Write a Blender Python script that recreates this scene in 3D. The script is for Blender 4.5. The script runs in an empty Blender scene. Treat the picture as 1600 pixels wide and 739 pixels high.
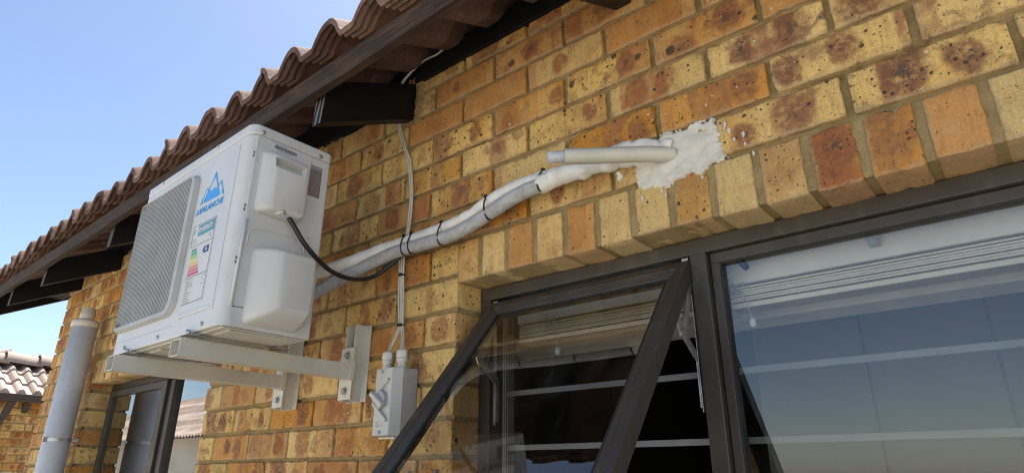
import bpy, bmesh, math, random
import numpy as np
from mathutils import Vector, Matrix, noise as mnoise
R = math.radians
scene = bpy.context.scene
col = scene.collection
random.seed(11)

# ------------------------------------------------------------------ camera
cam_d = bpy.data.cameras.new('camera'); cam = bpy.data.objects.new('camera', cam_d); col.objects.link(cam)
AZ, EL, RO, FPX = 0.699529792, 0.363778782, 0.000993336304, 968.87
f_ = Vector((-math.sin(AZ)*math.cos(EL), math.cos(AZ)*math.cos(EL), math.sin(EL)))
r_ = f_.cross(Vector((0, 0, 1))).normalized(); u_ = r_.cross(f_)
rr = r_*math.cos(RO)+u_*math.sin(RO); uu = u_*math.cos(RO)-r_*math.sin(RO)
cam.matrix_world = Matrix(((rr.x, uu.x, -f_.x, 0.84224), (rr.y, uu.y, -f_.y, -1.06149), (rr.z, uu.z, -f_.z, -0.566279), (0, 0, 0, 1)))
cam_d.sensor_fit = 'HORIZONTAL'; cam_d.sensor_width = 36.0; cam_d.lens = 36.0*FPX/1600.0
cam_d.clip_start = 0.05; cam_d.clip_end = 2000
scene.camera = cam
# ------------------------------------------------------------------ world, sun, exposure
SUN_EL, SUN_AZ = R(62), R(-35)          # azimuth measured from +y towards +x
w = bpy.data.worlds.new('World'); scene.world = w; w.use_nodes = True
nt = w.node_tree; bg = nt.nodes['Background']
sky = nt.nodes.new('ShaderNodeTexSky'); sky.sky_type = 'NISHITA'; sky.sun_disc = False
sky.sun_elevation = SUN_EL; sky.sun_rotation = SUN_AZ
sky.altitude = 1500; sky.air_density = 1.0; sky.dust_density = 1.9; sky.ozone_density = 0.7
nt.links.new(sky.outputs[0], bg.inputs['Color']); bg.inputs['Strength'].default_value = 0.066
sd = bpy.data.lights.new('sun', 'SUN'); sd.energy = 5.0; sd.angle = R(0.53); sd.color = (1.0, 0.955, 0.88)
sun = bpy.data.objects.new('sun', sd); col.objects.link(sun)
sdir = Vector((math.sin(SUN_AZ)*math.cos(SUN_EL), math.cos(SUN_AZ)*math.cos(SUN_EL), math.sin(SUN_EL)))
sun.rotation_euler = sdir.to_track_quat('Z', 'Y').to_euler(); sun.location = sdir*30
scene.cycles.filter_width = 1.15
scene.view_settings.view_transform = 'Standard'; scene.view_settings.look = 'None'
scene.view_settings.exposure = 1.72; scene.view_settings.gamma = 1.0
GZ = -2.25                                # ground level

# ------------------------------------------------------------------ material helpers
class NG:
    def __init__(s, name):
        s.m = bpy.data.materials.new(name); s.m.use_nodes = True; s.t = s.m.node_tree
        s.b = s.t.nodes['Principled BSDF']; s.out = s.t.nodes['Material Output']
    def n(s, ty, **k):
        nd = s.t.nodes.new(ty)
        for a, v in k.items(): setattr(nd, a, v)
        return nd
    def put(s, sock, v):
        if v is None: return
        if isinstance(v, bpy.types.NodeSocket): s.t.links.new(v, sock)
        else:
            if sock.type == 'RGBA' and len(v) == 3: v = (*v, 1)
            sock.default_value = v
    def math(s, op, a, b=None, c=None, clamp=False):
        nd = s.n('ShaderNodeMath', operation=op, use_clamp=clamp)
        for i, v in enumerate((a, b, c)):
            if v is not None: s.put(nd.inputs[i], v)
        return nd.outputs[0]
    def vm(s, op, a, b=None):
        nd = s.n('ShaderNodeVectorMath', operation=op)
        s.put(nd.inputs[0], a)
        if b is not None: s.put(nd.inputs[1], b)
        return nd.outputs['Value'] if op in ('LENGTH', 'DISTANCE', 'DOT_PRODUCT') else nd.outputs[0]
    def ss(s, v, lo, hi):                 # smoothstep
        nd = s.n('ShaderNodeMapRange', interpolation_type='SMOOTHSTEP'); s.put(nd.inputs['Value'], v)
        s.put(nd.inputs['From Min'], lo); s.put(nd.inputs['From Max'], hi)
        return nd.outputs[0]
    def mix(s, fac, a, b, blend='MIX'):
        nd = s.n('ShaderNodeMix', data_type='RGBA', blend_type=blend)
        s.put(nd.inputs[0], fac); s.put(nd.inputs[6], a); s.put(nd.inputs[7], b); return nd.outputs[2]
    def noise(s, vec, scale, detail=4.0, rough=0.55, dist=0.0):
        nd = s.n('ShaderNodeTexNoise'); s.put(nd.inputs['Vector'], vec); nd.inputs['Scale'].default_value = scale
        nd.inputs['Detail'].default_value = detail; nd.inputs['Roughness'].default_value = rough; nd.inputs['Distortion'].default_value = dist
        return nd.outputs['Fac']
    def noisec(s, vec, scale, detail=2.0):
        nd = s.n('ShaderNodeTexNoise'); s.put(nd.inputs['Vector'], vec); nd.inputs['Scale'].default_value = scale
        nd.inputs['Detail'].default_value = detail; return nd.outputs['Color']
    def voro(s, vec, scale, feature='F1', rand=1.0):
        nd = s.n('ShaderNodeTexVoronoi', feature=feature); s.put(nd.inputs['Vector'], vec)
        nd.inputs['Scale'].default_value = scale; nd.inputs['Randomness'].default_value = rand; return nd
    def pos(s): return s.n('ShaderNodeTexCoord').outputs['Object']
    def sc(s, v, k): return s.vm('MULTIPLY', v, k)
    def bump(s, h, strength=0.3, dist=0.002):
        nd = s.n('ShaderNodeBump'); nd.inputs['Strength'].default_value = strength; nd.inputs['Distance'].default_value = dist
        s.put(nd.inputs['Height'], h); s.t.links.new(nd.outputs[0], s.b.inputs['Normal'])
    def fin(s, color=None, rough=None, metal=None, spec=None):
        s.put(s.b.inputs['Base Color'], color); s.put(s.b.inputs['Roughness'], rough); s.put(s.b.inputs['Metallic'], metal)
        s.put(s.b.inputs['Specular IOR Level'], spec); return s.m

def mat_plain(name, c, rough=0.5, metal=0.0, var=0.08, scale=9.0, bump=0.0, bscale=120.0, dirt=None, dirt_amt=0.0, spec=None):
    g = NG(name); P = g.pos()
    n1 = g.noise(P, scale, 5, 0.6)
    dark = tuple(x*(1-var*2.2) for x in c); lite = tuple(min(1, x*(1+var)) for x in c)
    colr = g.mix(g.ss(n1, 0.3, 0.7), dark, lite)
    if dirt:
        d = g.ss(g.noise(g.sc(P, (1, 1, .35)), 22, 6, 0.7), 0.52, 0.72)
        colr = g.mix(g.math('MULTIPLY', d, dirt_amt), colr, dirt)
    rg = g.math('ADD', g.math('MULTIPLY', g.noise(P, 30, 3), 0.12), rough-0.06)
    if bump: g.bump(g.noise(P, bscale, 3), bump, 0.001)
    return g.fin(colr, rg, metal, spec)

def mat_brick():
    g = NG('face_brick'); P = g.pos()
    def at(nm):
        a = g.n('ShaderNodeAttribute', attribute_name=nm)
        s = g.n('ShaderNodeSeparateColor'); g.t.links.new(a.outputs['Color'], s.inputs[0]); return s.outputs[0], s.outputs[1], s.outputs[2], a.outputs['Alpha'], a
    r1, r2, r3, r4, _ = at('tone'); b0, b1, bs, seed, _ = at('band')
    su, sw, sr, st, _ = at('spot_a'); tu, tw, tr, tt, _ = at('spot_b')
    L = g.n('ShaderNodeAttribute', attribute_name='local'); lu = L.outputs['Vector']
    sp = g.n('ShaderNodeSeparateXYZ'); g.t.links.new(lu, sp.inputs[0]); U, V, W = sp.outputs
    off = g.n('ShaderNodeCombineXYZ'); g.put(off.inputs[0], g.math('MULTIPLY', seed, 37.0)); g.put(off.inputs[1], g.math('MULTIPLY', seed, 91.0)); g.put(off.inputs[2], g.math('MULTIPLY', seed, 17.0))
    Q = g.vm('ADD', P, off.outputs[0])
    cream = (0.73, 0.525, 0.230); orange = (0.56, 0.275, 0.085); tan = (0.50, 0.315, 0.150)
    n_lo = g.noise(g.sc(Q, (1.0, 1.0, 0.6)), 11, 4, 0.6)
    wob0 = g.math('MULTIPLY', g.math('SUBTRACT', g.noise(Q, 48, 5, .65), 0.5), 0.012)
    zi = g.math('FLOOR', g.math('DIVIDE', g.math('ADD', g.math('ADD', U, wob0), g.math('MULTIPLY', seed, .04)), .058))
    wn = g.n('ShaderNodeTexWhiteNoise', noise_dimensions='2D'); cz = g.n('ShaderNodeCombineXYZ'); g.put(cz.inputs[0], zi); g.put(cz.inputs[1], g.math('MULTIPLY', seed, 41.7)); g.t.links.new(cz.outputs[0], wn.inputs['Vector'])
    zone = wn.outputs['Value']
    o = g.ss(g.math('ADD', g.math('ADD', g.math('MULTIPLY', r1, 1.05), g.math('MULTIPLY', n_lo, 0.75)), g.math('MULTIPLY', zone, .42)), 0.75, 1.45)
    base = g.mix(o, cream, orange)
    t = g.math('MULTIPLY', g.ss(g.noise(Q, 23, 4, .6), 0.45, 0.7), g.math('MULTIPLY', r3, 0.7))
    base = g.mix(t, base, tan)
    vv = g.math('ADD', 0.84, g.math('MULTIPLY', r2, 0.26))
    hs = g.n('ShaderNodeHueSaturation'); g.put(hs.inputs['Color'], base); g.put(hs.inputs['Value'], vv); g.put(hs.inputs['Saturation'], g.math('ADD', .98, g.math('MULTIPLY', r3, .17))); base = hs.outputs[0]
    # cloudy burnt mottling
    mott = g.math('MULTIPLY', g.ss(g.noise(g.sc(Q, (1.1, 1, 1)), 19, 7, .72, .5), .47, .66), g.math('ADD', .22, g.math('MULTIPLY', r4, .68)))
    base = g.mix(mott, base, g.mix(r2, (0.27, 0.105, 0.042), (0.16, 0.080, 0.055)))
    # vertical drag streaks of extruded clay
    stk = g.noise(g.sc(Q, (1.0, 1.0, 0.09)), 210, 3, 0.6)
    base = g.mix(g.math('MULTIPLY', g.ss(stk, 0.45, 0.75), 0.30), base, (0.27, 0.13, 0.05))
    # kiln setting bands across the face
    wob = g.math('MULTIPLY', g.math('SUBTRACT', g.noise(g.sc(Q, (1, 1, 1)), 38, 4, .6), 0.5), 0.020)
    Uw = g.math('ADD', U, wob)
    bandm = g.math('MULTIPLY', g.ss(Uw, g.math('SUBTRACT', b0, .003), g.math('ADD', b0, .003)), g.math('SUBTRACT', 1.0, g.ss(Uw, g.math('SUBTRACT', b1, .004), g.math('ADD', b1, .004))))
    bnoi = g.ss(g.noise(Q, 26, 5, .65), 0.25, 0.62)
    base = g.mix(g.math('MULTIPLY', g.math('MULTIPLY', bandm, bs), bnoi), base, g.mix(r2, (0.40, 0.13, 0.038), (0.27, 0.115, 0.065)))
    # kiln flash marks: burnt ovals with a grey heart
    wx = g.math('MULTIPLY', g.math('SUBTRACT', g.noise(Q, 34, 3, .5), .5), .034); wz = g.math('MULTIPLY', g.math('SUBTRACT', g.noise(g.vm('ADD', Q, (3.1, 7.7, 1.3)), 30, 3, .5), .5), .034)
    patch = g.noise(Q, 88, 6, .72); patch2 = g.noise(Q, 47, 6, .7)
    def spot(base, cu, cw, rad, stg, stretch):
        du = g.math('ADD', g.math('SUBTRACT', U, cu), wx); dw = g.math('MULTIPLY', g.math('ADD', g.math('SUBTRACT', W, cw), wz), stretch)
        d = g.math('SQRT', g.math('ADD', g.math('MULTIPLY', du, du), g.math('MULTIPLY', dw, dw)))
        d = g.math('DIVIDE', g.math('ADD', d, g.math('MULTIPLY', g.math('SUBTRACT', patch, .5), .012)), rad)
        outer = g.math('SUBTRACT', 1.0, g.ss(d, 0.60, 1.32)); inner = g.math('SUBTRACT', 1.0, g.ss(d, 0.08, 0.80))
        rim = g.math('MULTIPLY', outer, g.ss(d, 0.45, 0.95))
        ragged = g.ss(g.math('ADD', g.math('MULTIPLY', patch2, .6), g.math('MULTIPLY', patch, .4)), .38, .56)
        base = g.mix(g.math('MULTIPLY', g.math('MULTIPLY', outer, stg), g.math('ADD', .45, g.math('MULTIPLY', ragged, .55))), base, g.mix(r2, (0.36, 0.12, 0.035), (0.23, 0.095, 0.055)))
        base = g.mix(g.math('MULTIPLY', g.math('MULTIPLY', rim, stg), g.math('MULTIPLY', ragged, .92)), base, g.mix(patch, (0.07, 0.030, 0.024), (0.24, 0.10, 0.06)))
        base = g.mix(g.math('MULTIPLY', g.math('MULTIPLY', inner, stg), g.math('MULTIPLY', r4, g.ss(patch, .38, .56))), base, (0.055, 0.048, 0.05))
        return base
    base = spot(base, su, sw, sr, st, 0.85); base = spot(base, tu, tw, tr, tt, 0.8)
    # iron specks, small and large
    Qs = g.vm('ADD', Q, g.sc(g.noisec(Q, 120), (.006, .006, .006)))
    v1 = g.voro(Qs, 88); rnd1 = g.n('ShaderNodeSeparateColor'); g.t.links.new(v1.outputs['Color'], rnd1.inputs[0])
    rad1 = g.math('MULTIPLY', g.math('POWER', rnd1.outputs[0], 4.0), g.math('ADD', 0.10, g.math('MULTIPLY', r3, 0.36)))
    k1 = g.math('SUBTRACT', 1.0, g.ss(g.math('SUBTRACT', v1.outputs['Distance'], rad1), -0.02, 0.05))
    v2 = g.voro(Qs, 27); rnd2 = g.n('ShaderNodeSeparateColor'); g.t.links.new(v2.outputs['Color'], rnd2.inputs[0])
    rad2 = g.math('MULTIPLY', g.math('POWER', rnd2.outputs[1], 7.0), g.math('MULTIPLY', r4, 0.32))
    k2 = g.math('SUBTRACT', 1.0, g.ss(g.math('SUBTRACT', v2.outputs['Distance'], rad2), -0.015, 0.02))
    v3 = g.voro(Qs, 190); rnd3 = g.n('ShaderNodeSeparateColor'); g.t.links.new(v3.outputs['Color'], rnd3.inputs[0])
    k3 = g.math('SUBTRACT', 1.0, g.ss(g.math('SUBTRACT', v3.outputs['Distance'], g.math('MULTIPLY', g.math('POWER', rnd3.outputs[0], 4.0), g.math('ADD', .22, g.math('MULTIPLY', r3, .20)))), -0.02, 0.04))
    kk = g.math('MAXIMUM', g.math('MAXIMUM', k1, k2), g.math('MULTIPLY', k3, 0.8))
    base = g.mix(g.math('MULTIPLY', kk, 0.88), base, (0.035, 0.03, 0.03))
    v4 = g.voro(Qs, 66); rnd4 = g.n('ShaderNodeSeparateColor'); g.t.links.new(v4.outputs['Color'], rnd4.inputs[0])
    k4 = g.math('SUBTRACT', 1.0, g.ss(g.math('SUBTRACT', v4.outputs['Distance'], g.math('MULTIPLY', g.math('POWER', rnd4.outputs[2], 9.0), 0.2)), -0.02, 0.04))
    base = g.mix(g.math('MULTIPLY', k4, 0.7), base, (0.72, 0.66, 0.52))
    # mortar smear and pale scum towards arrises, fine grain
    ue = g.math('MINIMUM', U, W)
    eg = g.math('SUBTRACT', 1.0, g.ss(g.math('ADD', ue, g.math('MULTIPLY', g.math('SUBTRACT', g.noise(P, 45, 5, .7), .5), .030)), .0, .009))
    base = g.mix(g.math('MULTIPLY', eg, .55), base, (0.42, 0.33, 0.20))
    ng = g.noise(P, 330, 3, .6)
    base = g.mix(g.math('MULTIPLY', g.ss(ng, 0.35, 0.65), 0.45), base, g.mix(0.55, base, (0.2, 0.12, 0.06)))
    sm = g.ss(g.noise(Q, 17, 6, .7), 0.60, 0.78)
    base = g.mix(g.math('MULTIPLY', sm, 0.45), base, (0.50, 0.40, 0.24))
    h = g.math('ADD', g.math('MULTIPLY', g.noise(P, 120, 5, .65), 0.9), g.math('SUBTRACT', g.math('MULTIPLY', stk, 0.5), g.math('MULTIPLY', kk, 0.9)))
    g.bump(h, 0.9, 0.0030)
    return g.fin(base, 0.86, 0, 0.25)

def mat_mortar():
    g = NG('mortar'); P = g.pos()
    c = g.mix(g.ss(g.noise(P, 14, 6, .65), .3, .7), (0.26, 0.188, 0.085), (0.37, 0.275, 0.135))
    c = g.mix(g.math('MULTIPLY', g.ss(g.noise(P, 300, 2), .5, .8), .5), c, (0.12, 0.085, 0.045))
    g.bump(g.math('ADD', g.noise(P, 60, 6, .7), g.math('MULTIPLY', g.noise(P, 300, 3), .5)), 0.9, 0.004)
    return g.fin(c, 0.93, 0, 0.15)

def mat_wood(name, a, b, axis=0, scale=1.0, rough=0.7, bump=.6):
    g = NG(name); P = g.pos()
    k = [40.0*scale]*3; k[axis] = 2.2*scale
    n1 = g.noise(g.sc(P, tuple(k)), 3.0, 8, 0.7, 0.8); n2 = g.noise(P, 8, 4)
    c = g.mix(g.ss(n1, .3, .72), a, b); c = g.mix(g.math('MULTIPLY', g.ss(n2, .45, .75), .5), c, tuple(x*.55 for x in a))
    g.bump(n1, bump, 0.003)
    return g.fin(c, rough, 0, .3)

def mat_tile(name, a, b, moss=0.4):
    g = NG(name); P = g.pos()
    sx_ = g.n('ShaderNodeSeparateXYZ'); g.t.links.new(P, sx_.inputs[0])
    wn = g.n('ShaderNodeTexWhiteNoise', noise_dimensions='2D'); cz = g.n('ShaderNodeCombineXYZ')
    g.put(cz.inputs[0], g.math('FLOOR', g.math('DIVIDE', g.math('ADD', sx_.outputs[0], -.262), .318))); g.put(cz.inputs[1], g.math('FLOOR', g.math('DIVIDE', g.math('ADD', sx_.outputs[1], .39), .315))); g.t.links.new(cz.outputs[0], wn.inputs['Vector'])
    c = g.mix(g.ss(g.math('ADD', g.noise(P, 7, 6, .65), g.math('MULTIPLY', g.math('SUBTRACT', wn.outputs['Value'], .5), .5)), .25, .75), a, b)
    c = g.mix(g.math('MULTIPLY', g.ss(g.noise(P, 160, 3, .6), .52, .72), .55), c, tuple(x*.35 for x in a))
    c = g.mix(g.math('MULTIPLY', g.ss(g.noise(P, 30, 6, .7), .55, .75), moss), c, (0.42, 0.34, 0.30))
    g.bump(g.math('ADD', g.noise(P, 90, 5, .7), g.math('MULTIPLY', g.noise(P, 400, 2), .4)), .8, .004)
    return g.fin(c, .9, 0, .2)

def mat_glass(name, tint=(0.93, 0.96, 0.95), k=2.0):
    g = NG(name); t = g.t
    fr = g.n('ShaderNodeFresnel'); fr.inputs['IOR'].default_value = 1.52
    P = g.pos()
    fac = g.math('DIVIDE', g.math('MULTIPLY', fr.outputs[0], k), g.math('ADD', 1.0, g.math('MULTIPLY', fr.outputs[0], k-1.0)), clamp=True)
    tr = g.n('ShaderNodeBsdfTransparent'); tr.inputs[0].default_value = (*tint, 1)
    gl = g.n('ShaderNodeBsdfGlossy'); gl.inputs['Roughness'].default_value = 0.0; gl.inputs['Color'].default_value = (1, 1, 1, 1)
    bp = g.n('ShaderNodeBump'); bp.inputs['Strength'].default_value = .05; bp.inputs['Distance'].default_value = .002
    g.put(bp.inputs['Height'], g.noise(P, 5, 2)); t.links.new(bp.outputs[0], gl.inputs['Normal'])
    mx = g.n('ShaderNodeMixShader'); g.put(mx.inputs[0], fac); t.links.new(tr.outputs[0], mx.inputs[1]); t.links.new(gl.outputs[0], mx.inputs[2])
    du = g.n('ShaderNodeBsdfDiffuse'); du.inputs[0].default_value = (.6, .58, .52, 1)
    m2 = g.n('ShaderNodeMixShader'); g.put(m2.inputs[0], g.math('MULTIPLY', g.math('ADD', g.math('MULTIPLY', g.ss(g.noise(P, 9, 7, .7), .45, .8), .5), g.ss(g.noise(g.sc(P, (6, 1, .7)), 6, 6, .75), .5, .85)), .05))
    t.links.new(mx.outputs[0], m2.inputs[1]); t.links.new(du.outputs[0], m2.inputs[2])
    t.links.new(m2.outputs[0], g.out.inputs['Surface']); return g.m

M = {}
M['brick'] = mat_brick(); M['mortar'] = mat_mortar()
M['fascia'] = mat_wood('weathered_fascia', (0.014, 0.009, 0.006), (0.092, 0.056, 0.036), 0, 1.0, .75, .8)
M['rafter'] = mat_wood('black_painted_timber', (0.005, 0.0055, 0.007), (0.010, 0.010, 0.012), 1, 1.0, .5, .3)
g_ = NG('grey_end_grain'); P_ = g_.pos(); wv = g_.n('ShaderNodeTexWave', wave_type='RINGS', rings_direction='Z'); wv.inputs['Scale'].default_value = 34; wv.inputs['Distortion'].default_value = 3.0; wv.inputs['Detail'].default_value = 3
g_.put(wv.inputs['Vector'], g_.vm('ADD', g_.sc(P_, (1, 1, .45)), (.03, 0, 0))); g_.bump(wv.outputs['Fac'], .8, .002)
M['endgrain'] = g_.fin(g_.mix(g_.ss(wv.outputs['Fac'], .35, .85), (0.016, 0.016, 0.018), (0.17, 0.17, 0.175)), .8, 0, .3)
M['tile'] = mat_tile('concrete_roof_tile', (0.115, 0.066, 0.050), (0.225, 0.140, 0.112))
M['tile_far'] = mat_tile('sun_paled_roof_tile', (0.34, 0.27, 0.225), (0.45, 0.37, 0.31), .25)  # paler tile copy, sunlit brightness put into the colour
M['ac'] = mat_plain('white_enamel', (0.59, 0.60, 0.60), .33, 0, .025, 6, dirt=(0.42, 0.37, 0.28), dirt_amt=.22)
M['acplastic'] = mat_plain('white_plastic', (0.60, 0.60, 0.58), .42, 0, .03, 8, dirt=(0.50, 0.44, 0.33), dirt_amt=.30)
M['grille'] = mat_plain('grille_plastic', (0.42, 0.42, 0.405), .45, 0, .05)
M['dark'] = mat_plain('grille_gap_shade', (0.03, 0.03, 0.032), .8)
M['bracket'] = mat_plain('cream_powder_coat', (0.56, 0.545, 0.49), .42, 0, .04, 7, dirt=(0.40, 0.33, 0.22), dirt_amt=.25)
M['steel'] = mat_plain('zinc_steel', (0.55, 0.55, 0.54), .36, .8, .15, 40)
M['bronze'] = mat_plain('bronze_aluminium', (0.066, 0.055, 0.044), .42, .25, .12, 5, bump=.08, bscale=300, dirt=(0.16, 0.13, 0.10), dirt_amt=.35)
M['gasket'] = mat_plain('black_rubber', (0.012, 0.012, 0.013), .6)
M['pvc'] = mat_plain('grey_white_pvc', (0.64, 0.66, 0.68), .42, 0, .06, 4, dirt=(0.35, 0.32, 0.27), dirt_amt=.3)
M['pvccap'] = mat_plain('cream_pvc', (0.66, 0.62, 0.52), .45, 0, .05)
M['foamw'] = mat_plain('white_pipe_wrap', (0.72, 0.71, 0.67), .5, 0, .06, 30, bump=.5, bscale=60, dirt=(0.50, 0.42, 0.30), dirt_amt=.35)
M['foamg'] = mat_plain('grey_foam_lagging', (0.40, 0.40, 0.405), .8, 0, .10, 60, bump=.6, bscale=420)
M['conduit'] = mat_plain('ribbed_cream_conduit', (0.66, 0.64, 0.54), .5, 0, .05)
M['hose'] = mat_plain('clear_grey_hose', (0.50, 0.53, 0.56), .25, 0, .08, 40)
M['black'] = mat_plain('black_plastic', (0.010, 0.010, 0.011), .4)
M['wirew'] = mat_plain('white_cable', (0.54, 0.525, 0.47), .4, 0, .06)
M['sw_grey'] = mat_plain('light_grey_plastic', (0.34, 0.355, 0.37), .42, 0, .03, dirt=(0.35, 0.30, 0.22), dirt_amt=.25)
M['sw_lid'] = mat_plain('pale_grey_lid', (0.47, 0.475, 0.465), .38, 0, .03, dirt=(0.45, 0.40, 0.32), dirt_amt=.2)
M['plaster'] = mat_plain('white_filler', (0.62, 0.60, 0.545), .85, 0, .05, 40, bump=.6, bscale=70, dirt=(0.55, 0.47, 0.36), dirt_amt=.25)
M['blue'] = mat_plain('logo_blue', (0.045, 0.34, 0.80), .4, 0, .01)
M['paper'] = mat_plain('label_paper', (0.60, 0.61, 0.61), .45, 0, .02)
M['teal'] = mat_plain('label_teal', (0.075, 0.30, 0.36), .45, 0, .02)
M['navy'] = mat_plain('label_navy', (0.03, 0.07, 0.19), .45, 0, .02)
M['ink'] = mat_plain('label_ink', (0.05, 0.05, 0.06), .5, 0, .02)
M['faint'] = mat_plain('label_faint_ink', (0.30, 0.31, 0.33), .5, 0, .02)
M['plate'] = mat_plain('rating_plate', (0.22, 0.16, 0.15), .4, .2, .05)
for n_, c_ in (('e1', (.06, .32, .24)), ('e2', (.09, .40, .26)), ('e3', (.32, .52, .20)), ('e4', (.66, .66, .22)), ('e5', (.72, .50, .20)), ('e6', (.68, .26, .20)), ('e7', (.62, .16, .22)), ('e8', (.58, .09, .17))):
    M[n_] = mat_plain('label_'+n_, c_, .45, 0, .02)
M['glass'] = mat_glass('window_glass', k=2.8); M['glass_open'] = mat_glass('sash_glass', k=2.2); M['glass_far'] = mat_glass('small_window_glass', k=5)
M['room'] = mat_plain('room_gloom_paint', (0.055, 0.052, 0.050), .9)
M['soffit'] = mat_plain('white_reveal_plaster', (0.62, 0.60, 0.55), .9, 0, .05)
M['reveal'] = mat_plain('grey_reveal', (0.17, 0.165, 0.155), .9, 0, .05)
M['robe'] = mat_plain('grey_board', (0.085, 0.082, 0.075), .6, 0, .08, 1.5)
M['slat'] = mat_plain('cream_slat', (0.80, 0.74, 0.60), .5, 0, .03)
M['blindw'] = mat_plain('white_blind_rail', (0.80, 0.80, 0.76), .45, 0, .02)
M['bar'] = mat_plain('grey_painted_bar', (0.22, 0.215, 0.205), .5, 0, .05)
M['gutter'] = mat_plain('brown_gutter', (0.055, 0.040, 0.032), .5)
M['paving'] = mat_plain('concrete_paving', (0.27, 0.25, 0.215), .9, 0, .10, 1.5, bump=.5, bscale=30)
M['render'] = mat_plain('cream_render', (0.74, 0.68, 0.57), .9, 0, .06, 1.2, bump=.5, bscale=60)

# ------------------------------------------------------------------ object helpers
ORG = {}
def tag(o, label=None, cat=None, group=None, kind=None):
    if label: o['label'] = label
    if cat: o['category'] = cat
    if group: o['group'] = group
    if kind: o['kind'] = kind
    return o
def thing(name, loc, label, cat, group=None):
    o = bpy.data.objects.new(name, None); o.empty_display_size = .1; col.objects.link(o); o.location = loc
    ORG[o.name] = Vector(loc); return tag(o, label, cat, group)
def origin_of(o):
    while o.parent: o = o.parent
    return ORG.get(o.name, Vector(o.location))

class MB:
    def __init__(s): s.v = []; s.f = []; s.mi = []; s.sm = []
    def add(s, vs, fs, mi=0, smooth=False):
        b = len(s.v); s.v += [tuple(v) for v in vs]; s.f += [tuple(b+i for i in q) for q in fs]
        s.mi += (list(mi) if isinstance(mi, (list, tuple)) else [mi]*len(fs)); s.sm += [smooth]*len(fs); return s
    def box(s, x0, x1, y0, y1, z0, z1, mi=0):
        v = [(x, y, z) for x in (x0, x1) for y in (y0, y1) for z in (z0, z1)]
        return s.add(v, [(0, 1, 3, 2), (4, 6, 7, 5), (0, 4, 5, 1), (2, 3, 7, 6), (0, 2, 6, 4), (1, 5, 7, 3)], mi)
    def hexa(s, v, mi=0):                 # 8 corners: bottom 4 ccw, top 4 ccw
        return s.add(v, [(3, 2, 1, 0), (4, 5, 6, 7), (0, 1, 5, 4), (1, 2, 6, 5), (2, 3, 7, 6), (3, 0, 4, 7)], mi)
    def tube(s, pts, r, n=12, mi=0, caps=True, wrap=0.0, pitch=.035):
        pts = [Vector(p) for p in pts]; rad = r if isinstance(r, (list, tuple)) else [r]*len(pts)
        vs = []; up = None; arc = 0.0
        for i, p in enumerate(pts):
            t = (pts[min(i+1, len(pts)-1)]-pts[max(i-1, 0)]).normalized()
            if up is None:
                a = Vector((0, 0, 1)) if abs(t.z) < .9 else Vector((1, 0, 0)); up = (a-t*a.dot(t)).normalized()
            else: up = (up-t*up.dot(t)).normalized()
            b = t.cross(up)
            if i: arc += (p-pts[i-1]).length
            for k in range(n):
                an = 2*math.pi*k/n; w_ = 0.0
                if wrap: fr = (arc/pitch+k/n) % 1.0; w_ = wrap*(1-fr)**2+wrap*.9*mnoise.noise(Vector((arc*55, k*.9, rad[i]*90)))
                vs.append(p+(up*math.cos(an)+b*math.sin(an))*(rad[i]+w_))
        fs = [(i*n+k, i*n+(k+1) % n, (i+1)*n+(k+1) % n, (i+1)*n+k) for i in range(len(pts)-1) for k in range(n)]
        s.add(vs, fs, mi, True)
        if caps:
            b = len(s.v)-len(vs)
            s.f.append(tuple(b+k for k in range(n))[::-1]); s.mi.append(mi); s.sm.append(False)
            b2 = b+(len(pts)-1)*n; s.f.append(tuple(b2+k for k in range(n))); s.mi.append(mi); s.sm.append(False)
        return s
    def prism(s, poly, axis, a, b, mi=0):  # poly of 2D pts in the other two axes order
        def mk(p, c):
            return {0: (c, p[0], p[1]), 1: (p[0], c, p[1]), 2: (p[0], p[1], c)}[axis]
        n = len(poly); vs = [mk(p, a) for p in poly]+[mk(p, b) for p in poly]
        fs = [tuple(range(n)), tuple(range(2*n-1, n-1, -1))]+[(i, i+n, (i+1) % n+n, (i+1) % n) for i in range(n)]
        return s.add(vs, fs, mi)
    def build(s, name, mats, parent=None, label=None, bevel=0.0, seg=2, smooth=False, cat=None, group=None, kind=None, origin=None, recalc=True):
        if not isinstance(mats, (list, tuple)): mats = [mats]
        o3 = origin_of(parent) if parent else (Vector(origin) if origin is not None else Vector((0, 0, 0)))
        me = bpy.data.meshes.new(name); me.from_pydata([(v[0]-o3.x, v[1]-o3.y, v[2]-o3.z) for v in s.v], [], s.f)
        for m in mats: me.materials.append(m)
        me.polygons.foreach_set('material_index', s.mi); me.polygons.foreach_set('use_smooth', [bool(smooth or x) for x in s.sm])
        me.validate(); me.update()
        if recalc:
            bm = bmesh.new(); bm.from_mesh(me); bmesh.ops.recalc_face_normals(bm, faces=bm.faces); bm.to_mesh(me); bm.free()
        o = bpy.data.objects.new(name, me); col.objects.link(o)
        if parent: o.parent = parent
        else: o.location = o3; ORG[o.name] = o3
        if bevel:
            md = o.modifiers.new('bevel', 'BEVEL'); md.width = bevel; md.segments = seg; md.limit_method = 'ANGLE'; md.angle_limit = R(35)
            md.harden_normals = False
        return tag(o, label, cat, group, kind)

def spline(pts, n=8):                      # Catmull-Rom
    P = [Vector(p) for p in pts]; P = [P[0]*2-P[1]]+P+[P[-1]*2-P[-2]]; out = []
    for i in range(1, len(P)-2):
        for k in range(n):
            t = k/n; a, b, c, d = P[i-1], P[i], P[i+1], P[i+2]
            out.append(.5*((2*b)+(c-a)*t+(2*a-5*b+4*c-d)*t*t+(3*b-a-3*c+d)*t**3))
    out.append(P[-2]); return out

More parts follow.
